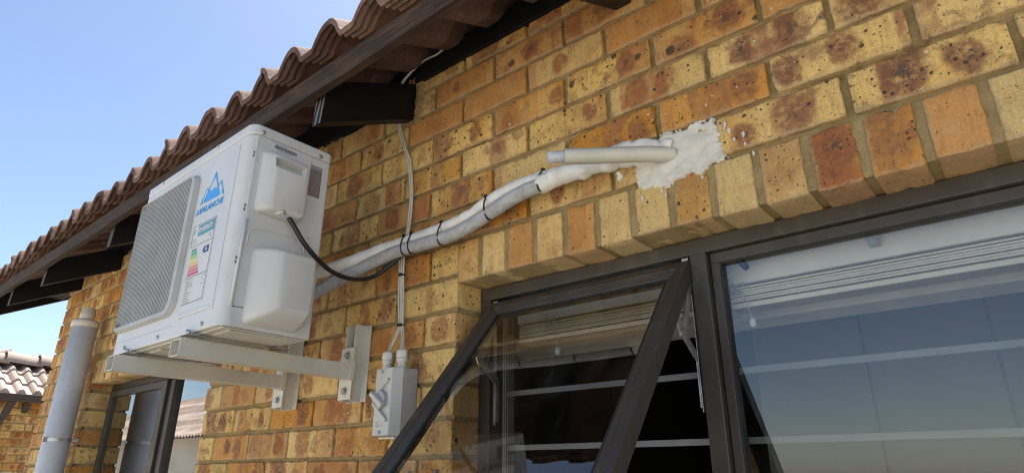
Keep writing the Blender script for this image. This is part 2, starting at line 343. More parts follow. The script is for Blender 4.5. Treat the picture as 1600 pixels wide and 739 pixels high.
def text_mesh(name, s, size, mat, parent, mtx, shear=0.0, ext=0.0004, wscale=1.0, space=1.0, bold=0.0, label=None):
    cu = bpy.data.curves.new(name, 'FONT'); cu.body = s; cu.size = size; cu.extrude = ext; cu.shear = shear; cu.space_character = space
    cu.offset = bold; cu.align_x = 'CENTER'; cu.align_y = 'CENTER'; cu.resolution_u = 3
    tmp = bpy.data.objects.new('tmp', cu); col.objects.link(tmp)
    dg = bpy.context.evaluated_depsgraph_get(); me = bpy.data.meshes.new_from_object(tmp.evaluated_get(dg))
    bpy.data.objects.remove(tmp); me.name = name
    me.transform(Matrix.Diagonal((wscale, 1, 1, 1))); me.transform(mtx); me.transform(Matrix.Translation(-origin_of(parent)))
    me.materials.clear(); me.materials.append(mat)
    o = bpy.data.objects.new(name, me); col.objects.link(o); o.parent = parent
    return tag(o, label)

# ------------------------------------------------------------------ bricks
BR = dict(v=[], f=[], tone=[], band=[], sa=[], sb=[], loc=[], n=0)
def new_br(): return dict(v=[], f=[], tone=[], band=[], sa=[], sb=[], loc=[], n=0)
def nz(p, s, seed=0.0):                    # cheap smooth vector noise, vectorised
    q = p*s+seed
    return (np.sin(q[:, 0]*1.7+q[:, 2]*2.3+1.1*np.sin(q[:, 1]*1.9+q[:, 0]))+np.sin(q[:, 2]*3.1-q[:, 0]*1.3+1.7*np.sin(q[:, 0]*.9+2.1))+np.sin(q[:, 1]*2.7+q[:, 2]*1.1+q[:, 0]*2.9))/3
LAT = {}
def lattice(nx, ny, nz_):
    key = (nx, ny, nz_)
    if key in LAT: return LAT[key]
    ids = {}; vs = []
    def vid(i, j, k):
        if (i, j, k) not in ids: ids[(i, j, k)] = len(vs); vs.append((i/nx, j/ny, k/nz_))
        return ids[(i, j, k)]
    fs = []
    for i in range(nx):
        for k in range(nz_): fs.append((vid(i, 0, k), vid(i+1, 0, k), vid(i+1, 0, k+1), vid(i, 0, k+1)))
    for i in range(nx):
        for j in range(ny):
            fs.append((vid(i, j, 0), vid(i, j+1, 0), vid(i+1, j+1, 0), vid(i+1, j, 0)))
            fs.append((vid(i, j, nz_), vid(i+1, j, nz_), vid(i+1, j+1, nz_), vid(i, j+1, nz_)))
    for j in range(ny):
        for k in range(nz_):
            fs.append((vid(0, j, k), vid(0, j, k+1), vid(0, j+1, k+1), vid(0, j+1, k)))
            fs.append((vid(nx, j, k), vid(nx, j+1, k), vid(nx, j+1, k+1), vid(nx, j, k+1)))
    LAT[key] = (np.array(vs), np.array(fs)); return LAT[key]
SPECIAL = []   # (x, z, dict) hand matched bricks
def brick(B, x0, x1, y0, y1, z0, z1, detail=1, rng=random, lenaxis='x'):
    Lx, Ly, Lz = x1-x0, y1-y0, z1-z0
    if detail == 2: nx, ny, nzz = max(6, int(Lx/.011)), (6 if Ly > .06 else 3), max(6, int(Lz/.011))
    elif detail == 1: nx, ny, nzz = max(4, int(Lx/.03)), 2, 3
    else: nx, ny, nzz = 2, 1, 2
    T, F = lattice(nx, ny, nzz)
    t = T.copy()
    if detail: # pull outer loops near the arris
        for a, nn in ((0, nx), (2, nzz), (1, ny)):
            if nn < 3: continue
            L = (Lx, Ly, Lz)[a]; e = .0035/L; c = t[:, a]
            m1 = np.isclose(c, 1/nn); m2 = np.isclose(c, 1-1/nn)
            t[m1, a] = e; t[m2, a] = 1-e
    p = t*np.array([Lx, Ly, Lz])+np.array([x0, y0, z0])
    if detail:
        r = .0022 if detail == 2 else .002
        lo = np.array([x0+r, y0+r, z0+r]); hi = np.array([x1-r, y1+.02, z1-r])
        c = np.clip(p, lo, hi); d = p-c; n = np.linalg.norm(d, axis=1, keepdims=True); n[n == 0] = 1
        nn = np.minimum(n, r); p = c+d/np.maximum(n, 1e-9)*nn
        sd = rng.random()*50
        cen = np.array([(x0+x1)/2, y1, (z0+z1)/2]); 
        edge = np.minimum.reduce([np.abs(p[:, 0]-x0), np.abs(p[:, 0]-x1), np.abs(p[:, 2]-z0), np.abs(p[:, 2]-z1)])
        front = p[:, 1] < y0+.012
        k1 = nz(p, 190, sd); k2 = nz(p, 70, sd+9); k3 = nz(p, 420, sd+3)
        off = (.0008*k1+.0011*k2+.0006*k3)
        chip = np.clip(k2*.7+k1*.5-.50, 0, 1)*.013*(edge < .010)
        dirx = np.sign(cen[0]-p[:, 0]); dirz = np.sign(cen[2]-p[:, 2])
        ex = (np.minimum(np.abs(p[:, 0]-x0), np.abs(p[:, 0]-x1)) < .006); ez = (np.minimum(np.abs(p[:, 2]-z0), np.abs(p[:, 2]-z1)) < .006)
        p[:, 0] += dirx*(chip*.6+off*.8)*ex; p[:, 2] += dirz*(chip*.7+off*1.3)*ez
        p[:, 1] += (off*1.0+chip*.5)*front
        # slight twist of the whole brick
        a = rng.uniform(-.006, .006); dx = p[:, 0]-cen[0]; p[:, 2] += dx*a
        p[:, 1] += (p[:, 0]-cen[0])*rng.uniform(-.006, .006)+(p[:, 2]-cen[2])*rng.uniform(-.012, .012)+rng.uniform(-.0012, .0012)
    lc = np.stack([t[:, 0]*Lx, t[:, 1]*Ly, t[:, 2]*Lz], 1)
    horiz = Lx >= .12
    nV = len(p)
    ty = rng.random()
    tone = [rng.random()**1.6, rng.random(), rng.random(), rng.random()]
    L = Lx
    b0 = rng.choice([0, .33, .30, .62, .12])*L; b1 = b0+rng.uniform(.18, .45)*L
    band = [b0, b1, rng.choice([.2, .5, .75, .95]) if horiz else rng.choice([0, 0, .5]), rng.random()]
    hz = Lz/2
    sa = [rng.uniform(.18, .42)*L, hz+rng.uniform(-.008, .008), rng.uniform(.018, .038), rng.choice([0, .6, .85, 1]) if horiz else rng.choice([0, .3, .5, .8])]
    sb = [rng.uniform(.62, .86)*L, hz+rng.uniform(-.008, .008), rng.uniform(.014, .034), rng.choice([0, .4, .7, .95]) if horiz else 0]
    for (sx, sz, d) in SPECIAL:
        if x0 <= sx <= x1 and z0 <= sz <= z1:
            if 'tone' in d: tone = list(d['tone'])
            if 'band' in d: band = [d['band'][0]*L, d['band'][1]*L, d['band'][2], band[3]]
            sa = [0, 0, .02, 0]; sb = [0, 0, .02, 0]
            if 'a' in d: sa = [d['a'][0]*L, d['a'][1]*Lz, d['a'][2], d['a'][3]]
            if 'b' in d: sb = [d['b'][0]*L, d['b'][1]*Lz, d['b'][2], d['b'][3]]
    B['v'].append(p); B['f'].append(F+B['n']); B['n'] += nV; B['loc'].append(lc)
    for k, v in (('tone', tone), ('band', band), ('sa', sa), ('sb', sb)): B[k].append(np.tile(np.array(v), (nV, 1)))
def build_bricks(B, name, parent, label=None):
    o3 = origin_of(parent)
    V = np.concatenate(B['v'])-np.array(o3); F = np.concatenate(B['f'])
    me = bpy.data.meshes.new(name); me.vertices.add(len(V)); me.vertices.foreach_set('co', V.ravel())
    me.loops.add(F.size); me.loops.foreach_set('vertex_index', F.ravel().astype(np.int32))
    me.polygons.add(len(F)); me.polygons.foreach_set('loop_start', np.arange(0, F.size, 4, dtype=np.int32))
    me.polygons.foreach_set('use_smooth', np.ones(len(F), bool))
    me.update(calc_edges=True)
    for nm, k in (('tone', 'tone'), ('band', 'band'), ('spot_a', 'sa'), ('spot_b', 'sb')):
        a = me.attributes.new(nm, 'FLOAT_COLOR', 'POINT'); a.data.foreach_set('color', np.concatenate(B[k]).astype(np.float32).ravel())
    a = me.attributes.new('local', 'FLOAT_VECTOR', 'POINT'); a.data.foreach_set('vector', np.concatenate(B['loc']).astype(np.float32).ravel())
    me.materials.append(M['brick'])
    o = bpy.data.objects.new(name, me); col.objects.link(o); o.parent = parent
    return tag(o, label)

# ------------------------------------------------------------------ ground
g = MB(); g.add([(-400, -400, GZ), (400, -400, GZ), (400, 400, GZ), (-400, 400, GZ)], [(0, 1, 2, 3)])
tag(g.build('ground', M['paving']), kind='structure')

# ------------------------------------------------------------------ the house
house = thing('brick_house', (-0.6, 0, GZ), 'yellow brick house with tiled eaves, black rafters and bronze windows, carrying the air conditioner', 'house')
XL, XR = -3.57, 3.2
ROWB = {-5: -.5258, -4: -.4399, -3: -.3563, -2: -.2679, -1: -.1816, 0: -.0937, 1: 0.0, 2: .0891, 3: .1746, 4: .2592, 5: .3472, 6: .4345, 7: .5215, 8: .608}
for r in range(-6, -26, -1): ROWB[r] = ROWB[r+1]-.0866
JT = .0115
BASE = (.25, .5, .5, .5)
def sp(x, z, **k): SPECIAL.append((x, z, k))
# row 1
sp(.10, .04, tone=(.15, .4, .5, .5), a=(.35, .45, .022, .85), band=(.66, 1, .3))
sp(.62, .04, tone=(.3, .7, .6, .7), a=(.22, .35, .020, .9), b=(.62, .5, .034, .8), band=(.45, .8, .4))
sp(.80, .04, tone=(.2, .95, .7, .95), a=(.36, .55, .036, .95), b=(.74, .5, .026, .8), band=(.20, .28, .9))
sp(1.05, .04, tone=(.1, .5, .4, .4), a=(.3, .5, .03, .5))
# row 2
sp(.0, .13, tone=(.1, .5, .3, .3), band=(.0, .12, .5))
sp(.23, .13, tone=(.95, .6, .8, .5), band=(.42, .66, .85), b=(.82, .5, .022, .7))
sp(.46, .13, tone=(.7, .9, .6, .15), b=(.80, .5, .026, .85), a=(.0, .5, .01, 0))
sp(.70, .13, tone=(.1, .8, .6, .6), a=(.12, .5, .026, .95), b=(.56, .6, .026, .95), band=(.93, 1, .8))
sp(.93, .13, tone=(.1, .9, .5, .7), band=(0, .14, .6), a=(.85, .4, .03, .4))
sp(-.24, .13, tone=(.55, .8, .9, .6), a=(.5, .65, .014, .6), b=(.85, .6, .014, .5))
# row 3
sp(.11, .21, tone=(.2, .5, .9, .3), band=(.48, 1, .45), b=(.80, .55, .018, .85))
sp(.34, .21, tone=(.1, .3, .5, .2), band=(.12, .62, .85), a=(.30, .5, .03, .7), b=(.62, .6, .024, .8))
sp(.58, .21, tone=(.1, .95, .3, .95), a=(.30, .52, .025, .95), b=(.74, .55, .032, .8))
sp(.80, .21, tone=(.1, .8, .5, .5), a=(.2, .5, .036, .9), b=(.75, .5, .02, .3))
sp(-.12, .21, tone=(.3, .95, .4, .6), band=(.45, .72, .7), a=(.6, .6, .02, .6))
sp(-.35, .21, tone=(.5, .5, .9, .4), band=(.48, .72, .7), a=(.25, .4, .016, .5))
# row 4
sp(.0, .30, tone=(.65, .6, .5, .4), a=(.2, .2, .026, .6), b=(.9, .5, .018, .7))
sp(.23, .30, tone=(.05, .4, .9, .9), b=(.73, .5, .024, .9))
sp(.46, .30, tone=(.5, .5, .4, .95), b=(.74, .55, .030, .95), a=(.3, .15, .03, .6))
sp(.70, .30, tone=(.8, .4, .4, .3), a=(.6, .3, .04, .6))
sp(-.23, .30, tone=(.35, .9, .8, .6), a=(.28, .5, .018, .7), b=(.72, .5, .022, .8))
# row 5
sp(.11, .39, tone=(.15, .2, .4, .2), a=(.45, .5, .024, .85), band=(0, .12, .5))
sp(.34, .39, tone=(.75, .5, .3, .2), band=(.35, .9, .35))
sp(.58, .39, tone=(.7, .5, .3, .6), a=(.3, .4, .03, .7))
sp(-.12, .39, tone=(1.0, .4, .1, .3), band=(.3, .7, .25))
sp(-.35, .39, tone=(.95, .3, .2, .3), band=(.45, .62, .5))
# row 6
sp(.23, .47, tone=(.6, .6, .3, .6), band=(0, .22, .8), a=(.55, .65, .034, .8))
sp(.0, .47, tone=(.6, .6, .3, .9), a=(.55, .5, .024, .9), band=(.85, 1, .8))
sp(-.23, .47, tone=(.8, .5, .3, .4), a=(.35, .5, .014, .7))
sp(.46, .47, tone=(.7, .5, .3, .4), band=(.3, .6, .4))
# row 0 and lower, left of the window
sp(-.29, -.05, tone=(.0, .3, 1, .2)); sp(-.45, -.05, tone=(.7, .5, .7, .7), band=(.5, .95, .6), a=(.22, .45, .022, .8))
sp(-.68, -.05, tone=(.1, .5, .9, .4), band=(.2, .4, .8), b=(.8, .7, .018, .6))
sp(-.33, -.14, tone=(.05, .5, .7, .4), band=(.5, .6, .5)); sp(-.56, -.14, tone=(.15, .5, .9, .3), band=(.3, .5, .8), b=(.83, .5, .03, .8))
sp(-.29, -.22, tone=(.3, .3, .4, .3), a=(.5, .5, .030, .75)); sp(-.45, -.22, tone=(.7, .4, .4, .3), band=(.0, .4, .6), b=(.78, .5, .024, .7))
sp(-.33, -.31, tone=(.1, .5, .5, .9), b=(.42, .5, .026, .8)); sp(-.56, -.31, tone=(.5, .5, .5, .4), b=(.7, .5, .02, .6))
# soldiers
SOLD = [(.55, .5, .4, .3, 0), (.25, .6, .3, .3, 0), (.75, .4, .3, .2, 0), (.35, .5, .4, .3, 0), (.8, .4, .3, .2, 0), (.0, .2, .3, .2, 0), (.02, .2, .3, .2, 0), (.35, .3, 1., .3, .25),
        (.0, .2, .2, .2, 0), (.10, .3, .4, .3, .3), (.75, .15, .6, 1.0, 1.0), (1.2, .8, .5, .7, .55), (1.3, .9, .0, .1, .0), (.0, .3, .2, .2, 0)]

rng = random.Random(5)
B = new_br(); quoin = new_br()
OPEN = [(-.2326, 1.272, -1.30, -.0115), (-2.80, -1.515, -1.30, -.030)]   # window openings including their soldier course
def row_bricks(B, r, xa, xb, det_fn, y0=0.0, depth=.022, openings=(), phase=None, rng=rng):
    z0 = ROWB[r]; z1 = ROWB[r+1]-JT if r+1 in ROWB else z0+.075
    ph = (0 if r % 2 else .116) if phase is None else phase
    k = math.floor((xa-ph)/.232)-1
    while True:
        a = ph+.232*k; b = a+.232; k += 1
        if a > xb: break
        segs = [(max(a, xa-.0), min(b, xb))]
        for (ox0, ox1, oz0, oz1) in openings:
            if z1 > oz0+.02 and z0 < oz1-.02:
                ns = []
                for (p, q) in segs:
                    if q <= ox0 or p >= ox1: ns.append((p, q)); continue
                    if p < ox0: ns.append((p, ox0))
                    if q > ox1: ns.append((ox1, q))
                segs = ns
        for (p, q) in segs:
            if q-p < .03: continue
            l = p+JT/2 if abs(p-a) < 1e-6 else p; h = q-JT/2 if abs(q-b) < 1e-6 else q
            yd = depth
            for (ox0, ox1, oz0, oz1) in openings:
                if z1 > oz0+.02 and z0 < oz1-.02 and (abs(h-ox0) < .03 or abs(l-ox1) < .03): yd = .10
            if abs(p-xa) < 1e-6 or abs(q-xb) < 1e-6: yd = .10
            j = rng.uniform(-.0015, .0015); j2 = rng.uniform(-.0012, .0012)
            edge_j = rng.uniform(-.006, .006) if (abs(p-xa) < 1e-6 or abs(h+1.515) < .01 or abs(l+1.515) < .01) else 0
            brick(B, l+j+edge_j*(abs(p-a) > 1e-6), h+j, y0, y0+yd, z0+j2, z1+j2*.5+rng.uniform(-.001, .001), det_fn(l, z0), rng)
def det(x, z):
    if z < -.75 or x > 1.3: return 0
    return 2 if (x > -1.1) else 1
for r in range(-25, 8):
    if r == 0:
        row_bricks(B, r, XL, -1.42, det, openings=[OPEN[1]]); row_bricks(B, r, -1.415, -.2326, det, phase=-.799+.232*.0); row_bricks(B, r, 1.30, XR, det)
    else: row_bricks(B, r, XL, XR, det, openings=OPEN)
# soldier courses over both windows
for k in range(18):
    a = .0175+.0857*(k-3)+.0075; b = a+.0857-.015
    if k == 0: a = -.2326+.003
    zb = -.120+rng.uniform(-.003, .003)
    n0 = len(B['v']); brick(B, a, b, -.001+rng.uniform(-.001, .001), .096, zb, -.0135, 2, rng)
    t = SOLD[k] if k < len(SOLD) else (rng.random(), .4, .3, .4, 0)
    L = b-a; n = len(B['v'][-1])
    B['tone'][-1] = np.tile(np.array(t[:4]), (n, 1)); B['band'][-1] = np.tile(np.array([0, 2, t[4] if k not in (11,) else 0, rng.random()]), (n, 1))
    B['sa'][-1] = np.tile(np.array([L*.5, .072, .040, t[4]*.9]), (n, 1)); B['sb'][-1] = np.tile(np.array([L*.4, .03, .026, t[4]*.5]), (n, 1))
xx = -2.80
while xx < -1.52:
    brick(B, xx+.005, xx+.0745, 0, .096, -.150+rng.uniform(-.003, .003), -.042, 1, rng); xx += .0857
build_bricks(B, 'wall_bricks', house, None).name = 'wall'
wall = house.children[0] if house.children else None
wall = [o for o in bpy.data.objects if o.name == 'wall'][0]
# mortar bed behind the bricks, with the window openings left out
mo = MB()
GAPS = [(.615, .700, .0835, .0050), (.712, .728, .0850, .004), (.745, .830, .0875, .0045), (.86, .96, .1715, .0045), (.15, .19, .17, .004), (.352, .362, .12, .03), (-.30, -.2, .345, .004), (.96, 1.03, .0, .004)]
def slab(x0, x1, z0, z1, y0=.0105, y1=.105, core=.006):
    near = x0 > -.30 and x1 < 1.4 or (z0 > -.2 and x0 > -.3)
    q_ = .0065 if near else .016
    nx = max(1, int((x1-x0)/q_)); nzz = max(1, int((z1-z0)/q_))
    if z1 < -.9 or x0 > 1.3: nx = nzz = 1
    vs = []; fs = []
    for i in range(nx+1):
        for j in range(nzz+1):
            x = x0+(x1-x0)*i/nx; z = z0+(z1-z0)*j/nzz
            y_ = y0+.0026*mnoise.noise(Vector((x*28, z*28, 1)))+.0020*mnoise.noise(Vector((x*80, z*80, 4)))+.0012*mnoise.noise(Vector((x*170, z*170, 4)))
            if near:
                for (ca_, cb_, cz_, cw_) in GAPS:
                    if ca_ < x < cb_:
                        e_ = abs(z-cz_-.004*mnoise.noise(Vector((x*40, 3, 1))))/cw_
                        if e_ < 1: y_ += .022*(1-e_*e_)*min(1, (x-ca_)/.01, (cb_-x)/.01)
            vs.append((x, y_, z))
    for i in range(nx):
        for j in range(nzz):
            a = i*(nzz+1)+j; fs.append((a, a+nzz+1, a+nzz+2, a+1))
    mo.add(vs, fs, 0, True)
    mo.box(x0, x1, y0+core, y1, z0, z1)
o1, o2 = OPEN
slab(XL+.005, -2.804, GZ, -.036); slab(-1.511, -.2366, -1.3, -.036); slab(XL+.005, -.2366, -.036, .555)
slab(-2.804, -1.511, -.146, -.036, .004); slab(-2.804, XR, GZ, -1.3)
slab(-.2366, 1.300, -.1178, -.013, .0030, core=.004); slab(-.2366, 1.300, -.013, .572, core=.032); slab(1.276, XR, -.1175, .572); slab(1.276, XR, -1.3, -.1175)
mo.build('mortar', M['mortar'], wall)
# gable return and the plain back of the house
GB = new_br(); rg2 = random.Random(9)
for r in range(-25, 8): row_bricks(GB, r, .235, 7.8, lambda a, b: 0, rng=rg2)
for V in GB['v']:
    x = V[:, 0].copy(); V[:, 0] = XL+V[:, 1]; V[:, 1] = x-.12
build_bricks(GB, 'gable_wall', house)
bk = MB(); bk.box(XL+.012, XR, 7.7, 7.8, GZ, .6); bk.box(XL+.010, XL+.10, .11, 7.7, GZ, .6); bk.box(XR-.1, XR, .11, 7.7, GZ, .6)
bk.add([(XL+.05, .1, .6), (XL+.05, 7.8, .6), (XL+.05, 3.9, 2.3)], [(0, 1, 2)]); bk.add([(XR-.05, .1, .6), (XR-.05, 7.8, .6), (XR-.05, 3.9, 2.3)], [(0, 1, 2)])
bk.build('backing_wall', M['mortar'], house)
# a room behind the windows (its unlit gloom put into the near-black wall colour)
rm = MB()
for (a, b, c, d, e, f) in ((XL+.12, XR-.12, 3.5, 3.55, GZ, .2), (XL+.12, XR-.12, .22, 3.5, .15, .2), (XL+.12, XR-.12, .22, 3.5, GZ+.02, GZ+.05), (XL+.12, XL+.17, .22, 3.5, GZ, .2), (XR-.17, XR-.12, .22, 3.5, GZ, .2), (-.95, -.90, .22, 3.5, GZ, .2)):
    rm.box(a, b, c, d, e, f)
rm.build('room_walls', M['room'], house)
# inner leaf of the wall with plastered window reveals
il = MB()
for (x0, x1, z0, z1) in ((XL+.11, -2.80, GZ, .15), (-1.515, -.2326, GZ, .15), (1.272, XR-.11, GZ, .15), (-2.80, -1.515, GZ, -1.3), (-.2326, 1.272, GZ, -1.3), (-2.80, -1.515, -.13, .15), (-.2326, 1.272, -.118, .15)):
    il.box(x0, x1, .106, .225, z0, z1)
il.build('inner_leaf', M['reveal'], house)

# ------------------------------------------------------------------ windows
BZ = M['bronze']
def window(x0, x1, zt, zb, mull, yf, name='window', label=None):
    f = MB()
    f.box(x0+.003, x1-.003, yf, yf+.05, zt-.031, zt); f.box(x0+.003, x1-.003, yf, yf+.05, zb, zb+.035)
    f.box(x0+.003, x0+.037, yf+.001, yf+.05, zb+.035, zt-.031); f.box(x1-.037, x1-.003, yf+.001, yf+.05, zb+.035, zt-.031)
    return f.build(name, BZ, house, label, bevel=.0015)
# right window: open top hung light and fixed pane
YF = .085
win = window(-.2326, 1.272, -.1215, -1.28, None, YF, label='wide bronze aluminium window with its left light propped open')
m = MB(); m.box(.350, .384, YF-.002, YF+.052, -1.245, -.1525); m.build('mullion', BZ, win, bevel=.002)
m = MB(); m.box(.386, 1.235, YF+.014, YF+.05, -.1745, -.1535); m.box(.386, .404, YF+.014, YF+.05, -1.244, -.1745); m.box(1.217, 1.235, YF+.014, YF+.05, -1.244, -.1745); m.box(.404, 1.217, YF+.014, YF+.05, -1.244, -1.224)
m.build('glazing_bead', BZ, win, bevel=.0015)
m = MB(); m.box(.404, .4075, YF+.0165, YF+.026, -1.224, -.1745); m.box(.4075, 1.217, YF+.0165, YF+.026, -.178, -.1745); m.build('seal', M['gasket'], win)
def pane(x0, x1, z0, z1, y, parent, name='pane', t=.005, tilt=0):
    g = MB(); v = [(x0, y, z0), (x1, y, z0), (x1, y, z1), (x0, y, z1), (x0, y+t, z0), (x1, y+t, z0), (x1, y+t, z1), (x0, y+t, z1)]
    if tilt: v = [(a, y+(b-y)*math.cos(tilt)-(z1-c)*math.sin(tilt), z1-(z1-c)*math.cos(tilt)-(b-y)*math.sin(tilt)) for a, b, c in v]
    g.add(v, [(0, 1, 2, 3), (5, 4, 7, 6), (0, 4, 5, 1), (3, 2, 6, 7), (0, 3, 7, 4), (1, 5, 6, 2)], [0, 1, 1, 1, 1, 1])
    return g.build(name, [M['glass'], M['clear']], parent)
gm = NG('clear_inner_face'); tb = gm.n('ShaderNodeBsdfTransparent'); gm.t.links.new(tb.outputs[0], gm.out.inputs['Surface']); M['clear'] = gm.m
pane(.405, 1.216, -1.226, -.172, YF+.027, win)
# sash
SA = R(39.8); S0 = Vector((0, .080, -.1635)); dn = Vector((0, -math.sin(SA), -math.cos(SA))); ou = Vector((0, -math.cos(SA), math.sin(SA)))
SX0, SX1, SLEN = -.1905, .3495, 1.02
def sp3(x, d, o): q = S0+dn*d+ou*o; return (x, q.y, q.z)
def sbar(mb, x0, x1, d0, d1, o0, o1, mi=0):
    mb.hexa([sp3(x0, d0, o0), sp3(x1, d0, o0), sp3(x1, d1, o0), sp3(x0, d1, o0), sp3(x0, d0, o1), sp3(x1, d0, o1), sp3(x1, d1, o1), sp3(x0, d1, o1)], mi)
sf = MB(); W = .026
def mitre(mb, x0, x1, d0, d1, w0, w1, o0, o1, s0=0, s1=0):
    # four mitred members between offsets w0 (outer) and w1 (inner)
    A = [(x0+w0, d0+w0), (x1-w0, d0+w0), (x1-w0, d1-w0), (x0+w0, d1-w0)]; Bq = [(x0+w1, d0+w1), (x1-w1, d0+w1), (x1-w1, d1-w1), (x0+w1, d1-w1)]
    for i in range(4):
        j = (i+1) % 4
        q = [A[i], A[j], Bq[j], Bq[i]]
        lo = [sp3(p[0], p[1], o0) for p in q]; hi = [sp3(q[0][0], q[0][1], o1), sp3(q[1][0], q[1][1], o1), sp3(q[2][0], q[2][1], o1-s1), sp3(q[3][0], q[3][1], o1-s1)]
        mb.hexa(lo+hi)
mitre(sf, SX0, SX1, 0, SLEN, 0, .022, -.030, 0)
mitre(sf, SX0, SX1, 0, SLEN, .0225, .040, -.028, -.001, 0, .007)
sash = sf.build('sash', BZ, win, 'open top hung light swung outwards', bevel=.0012)
sg = MB(); mitre(sg, SX0, SX1, 0, SLEN, .0405, .045, -.020, -.009); sg.build('seal', M['gasket'], win)
gg = MB(); q = [sp3(SX0+.041, .041, -.012), sp3(SX1-.041, .041, -.012), sp3(SX1-.041, SLEN-.041, -.012), sp3(SX0+.041, SLEN-.041, -.012)]
q2 = [sp3(SX0+.041, .041, -.017), sp3(SX1-.041, .041, -.017), sp3(SX1-.041, SLEN-.041, -.017), sp3(SX0+.041, SLEN-.041, -.017)]
gg.add(q+q2, [(3, 2, 1, 0), (4, 5, 6, 7), (0, 1, 5, 4), (1, 2, 6, 5), (2, 3, 7, 6), (3, 0, 4, 7)], [0, 1, 1, 1, 1, 1])
gg.build('sash_pane', [M['glass_open'], M['clear']], win)
# friction stays
def strap(mb, x, a, b, w=.0088, t=.003):
    a = Vector((x, *a)); b = Vector((x, *b)); d = (b-a).normalized(); s = d.cross(Vector((1, 0, 0))).normalized()*w
    e = Vector((t, 0, 0)); mb.hexa([a-s, b-s, b-s+e, a-s+e, a+s, b+s, b+s+e, a+s+e])
for xs, sg_ in ((.3385, 1), (-.181, -1)):
    st = MB(); strap(st, xs, (.006, -.258), (.036, -.322)); strap(st, xs+.003*sg_, (.036, -.318), (.088, -.215)); strap(st, xs, (.034, -.315), (.097, -.36)); strap(st, xs, (.095, -.355), (.095, -.452), .006)
    st.tube([(xs-.004, .036, -.319), (xs+.006, .036, -.319)], .006, 10)
    strap(st, xs+.004*sg_, (.094, -.20), (.094, -.46), .005, .0015)
    st.build('stay_arm', M['steel'], win, bevel=.0006)
for (xa_, xb_, za_) in ((-.185, -.170, -.1655), (.332, .346, -.1625)):
    h = MB(); h.box(xa_, xb_, .084, .090, za_, za_+.006); h.build('hinge', M['steel'], win, bevel=.001)
# burglar bars
for zc in (-.383, -.510):
    bb = MB(); bb.box(-.229, 1.268, .142, .148, zc-.0062, zc+.0062); bb.build('burglar_bar', M['bar'], win, bevel=.001)
for xu in (-.1945, .3665):
    bb = MB(); bb.box(xu-.0025, xu+.0025, .1365, .1410, -1.244, -.154); bb.build('burglar_bar_upright', M['bar'], win)
# left window
YL = .098
w2 = window(-2.80, -1.515, -.148, -1.28, None, YL, label='bronze aluminium window with two closed lights')
TL_ = R(0.0)
m = MB(); m.box(-2.150, -2.096, YL-.014, YL+.012, -1.243, -.1845); m.box(-2.762, -2.735, YL-.014, YL+.012, -1.243, -.1845); m.box(-2.735, -2.150, YL-.0139, YL+.0119, -.215, -.1845); m.box(-2.735, -2.150, YL-.0139, YL+.0119, -1.243, -1.205)
m.v = [(a_, YL-.014+(b_-YL+.014)*math.cos(TL_)-(-.1845-c_)*math.sin(TL_), -.1845-(-.1845-c_)*math.cos(TL_)-(b_-YL+.014)*math.sin(TL_)) for a_, b_, c_ in m.v]
m.build('sash', BZ, w2, bevel=.002)
m = MB(); m.box(-2.0905, -2.045, YL-.002, YL+.05, -1.244, -.1835); m.build('mullion', BZ, w2, bevel=.002)
m = MB(); m.box(-2.0945, -2.0905, YL-.004, YL+.03, -1.244, -.1835); m.build('seal', M['gasket'], w2)
pane(-2.734, -2.151, -1.206, -.2155, YL+.000, w2, tilt=TL_); pane(-2.044, -1.553, -1.244, -.184, YL+.018, w2).data.materials[0] = M['glass_far']

# ------------------------------------------------------------------ roof
TP = .159; TX0 = -.338
def tile_h(x):
    ph = ((x-TX0)/TP+.5) % 1.0; c = abs(ph-.5)*2          # 0 at crest, 1 at trough
    h = .056*max(0.0, math.cos(math.pi/2*min(1, c*1.55)))**.85+.006*max(0, c-.75)*0
    k = ((x-TX0)/(2*TP)) % 1.0                             # side lap of each tile, at every second crest
    if k < .20: h += .009*(1-k/.20)
    return h
def tiled_slope(x0, x1, ylip, zlip, nrows, name, mat, parent, dirn=1, fine=True, slope=.5, tk=.013, jit=.0045):
    mb = MB(); dx = TP/15; nx = int((x1-x0)/dx); xs = [x0+i*dx for i in range(nx+1)]; hs = [tile_h(x) for x in xs]
    rg = random.Random(3); E_ = .315
    for r in range(nrows):
        first = (r == 0 and fine)
        ss = [0, .004, .010, .014, .020, .024, .030, .034, .040, .044, .050, .054, .060, .064, .072, .10, .17, .25, .36] if first else [0, .01, .12, .36]
        ribs = {0: .7, .004: .9, .020: 1, .024: 1, .040: 1, .044: 1, .060: 1, .064: 1}
        tj = {}
        ys0 = ylip+dirn*r*E_
        zb = zlip+r*E_*slope
        vt = []; vb = []
        for i, x in enumerate(xs):
            kt = math.floor((x-TX0)/(2*TP)); 
            if kt not in tj: tj[kt] = (rg.uniform(-jit, jit), rg.uniform(-jit, jit)*1.6)
            jz, jy = tj[kt]
            for s in ss:
                drop = .020*(1-s/.36)
                nose = -.004 if s == 0 else 0
                z = zb+s*slope+hs[i]+drop+jz
                vt.append((x, ys0+dirn*s+jy, z+nose))
                rib = ribs.get(s, 0)*.008 if first else 0
                vb.append((x, ys0+dirn*s+jy, z-tk-rib+(.003 if s == 0 else 0)))
        n = len(ss); N = len(vt); fs = []
        for i in range(nx):
            for j in range(n-1):
                a = i*n+j; fs.append((a, a+n, a+n+1, a+1)); fs.append((N+a, N+a+1, N+a+n+1, N+a+n))
            a = i*n; fs.append((a, N+a, N+a+n, a+n)); a = i*n+n-1; fs.append((a, a+n, N+a+n, N+a))
        for j in range(n-1):
            fs.append((j, j+1, N+j+1, N+j)); a = nx*n+j; fs.append((a, N+a, N+a+1, a+1))
        mb.add(vt+vb, fs, 0, True)
    o = mb.build(name, mat, parent, recalc=False)
    return o
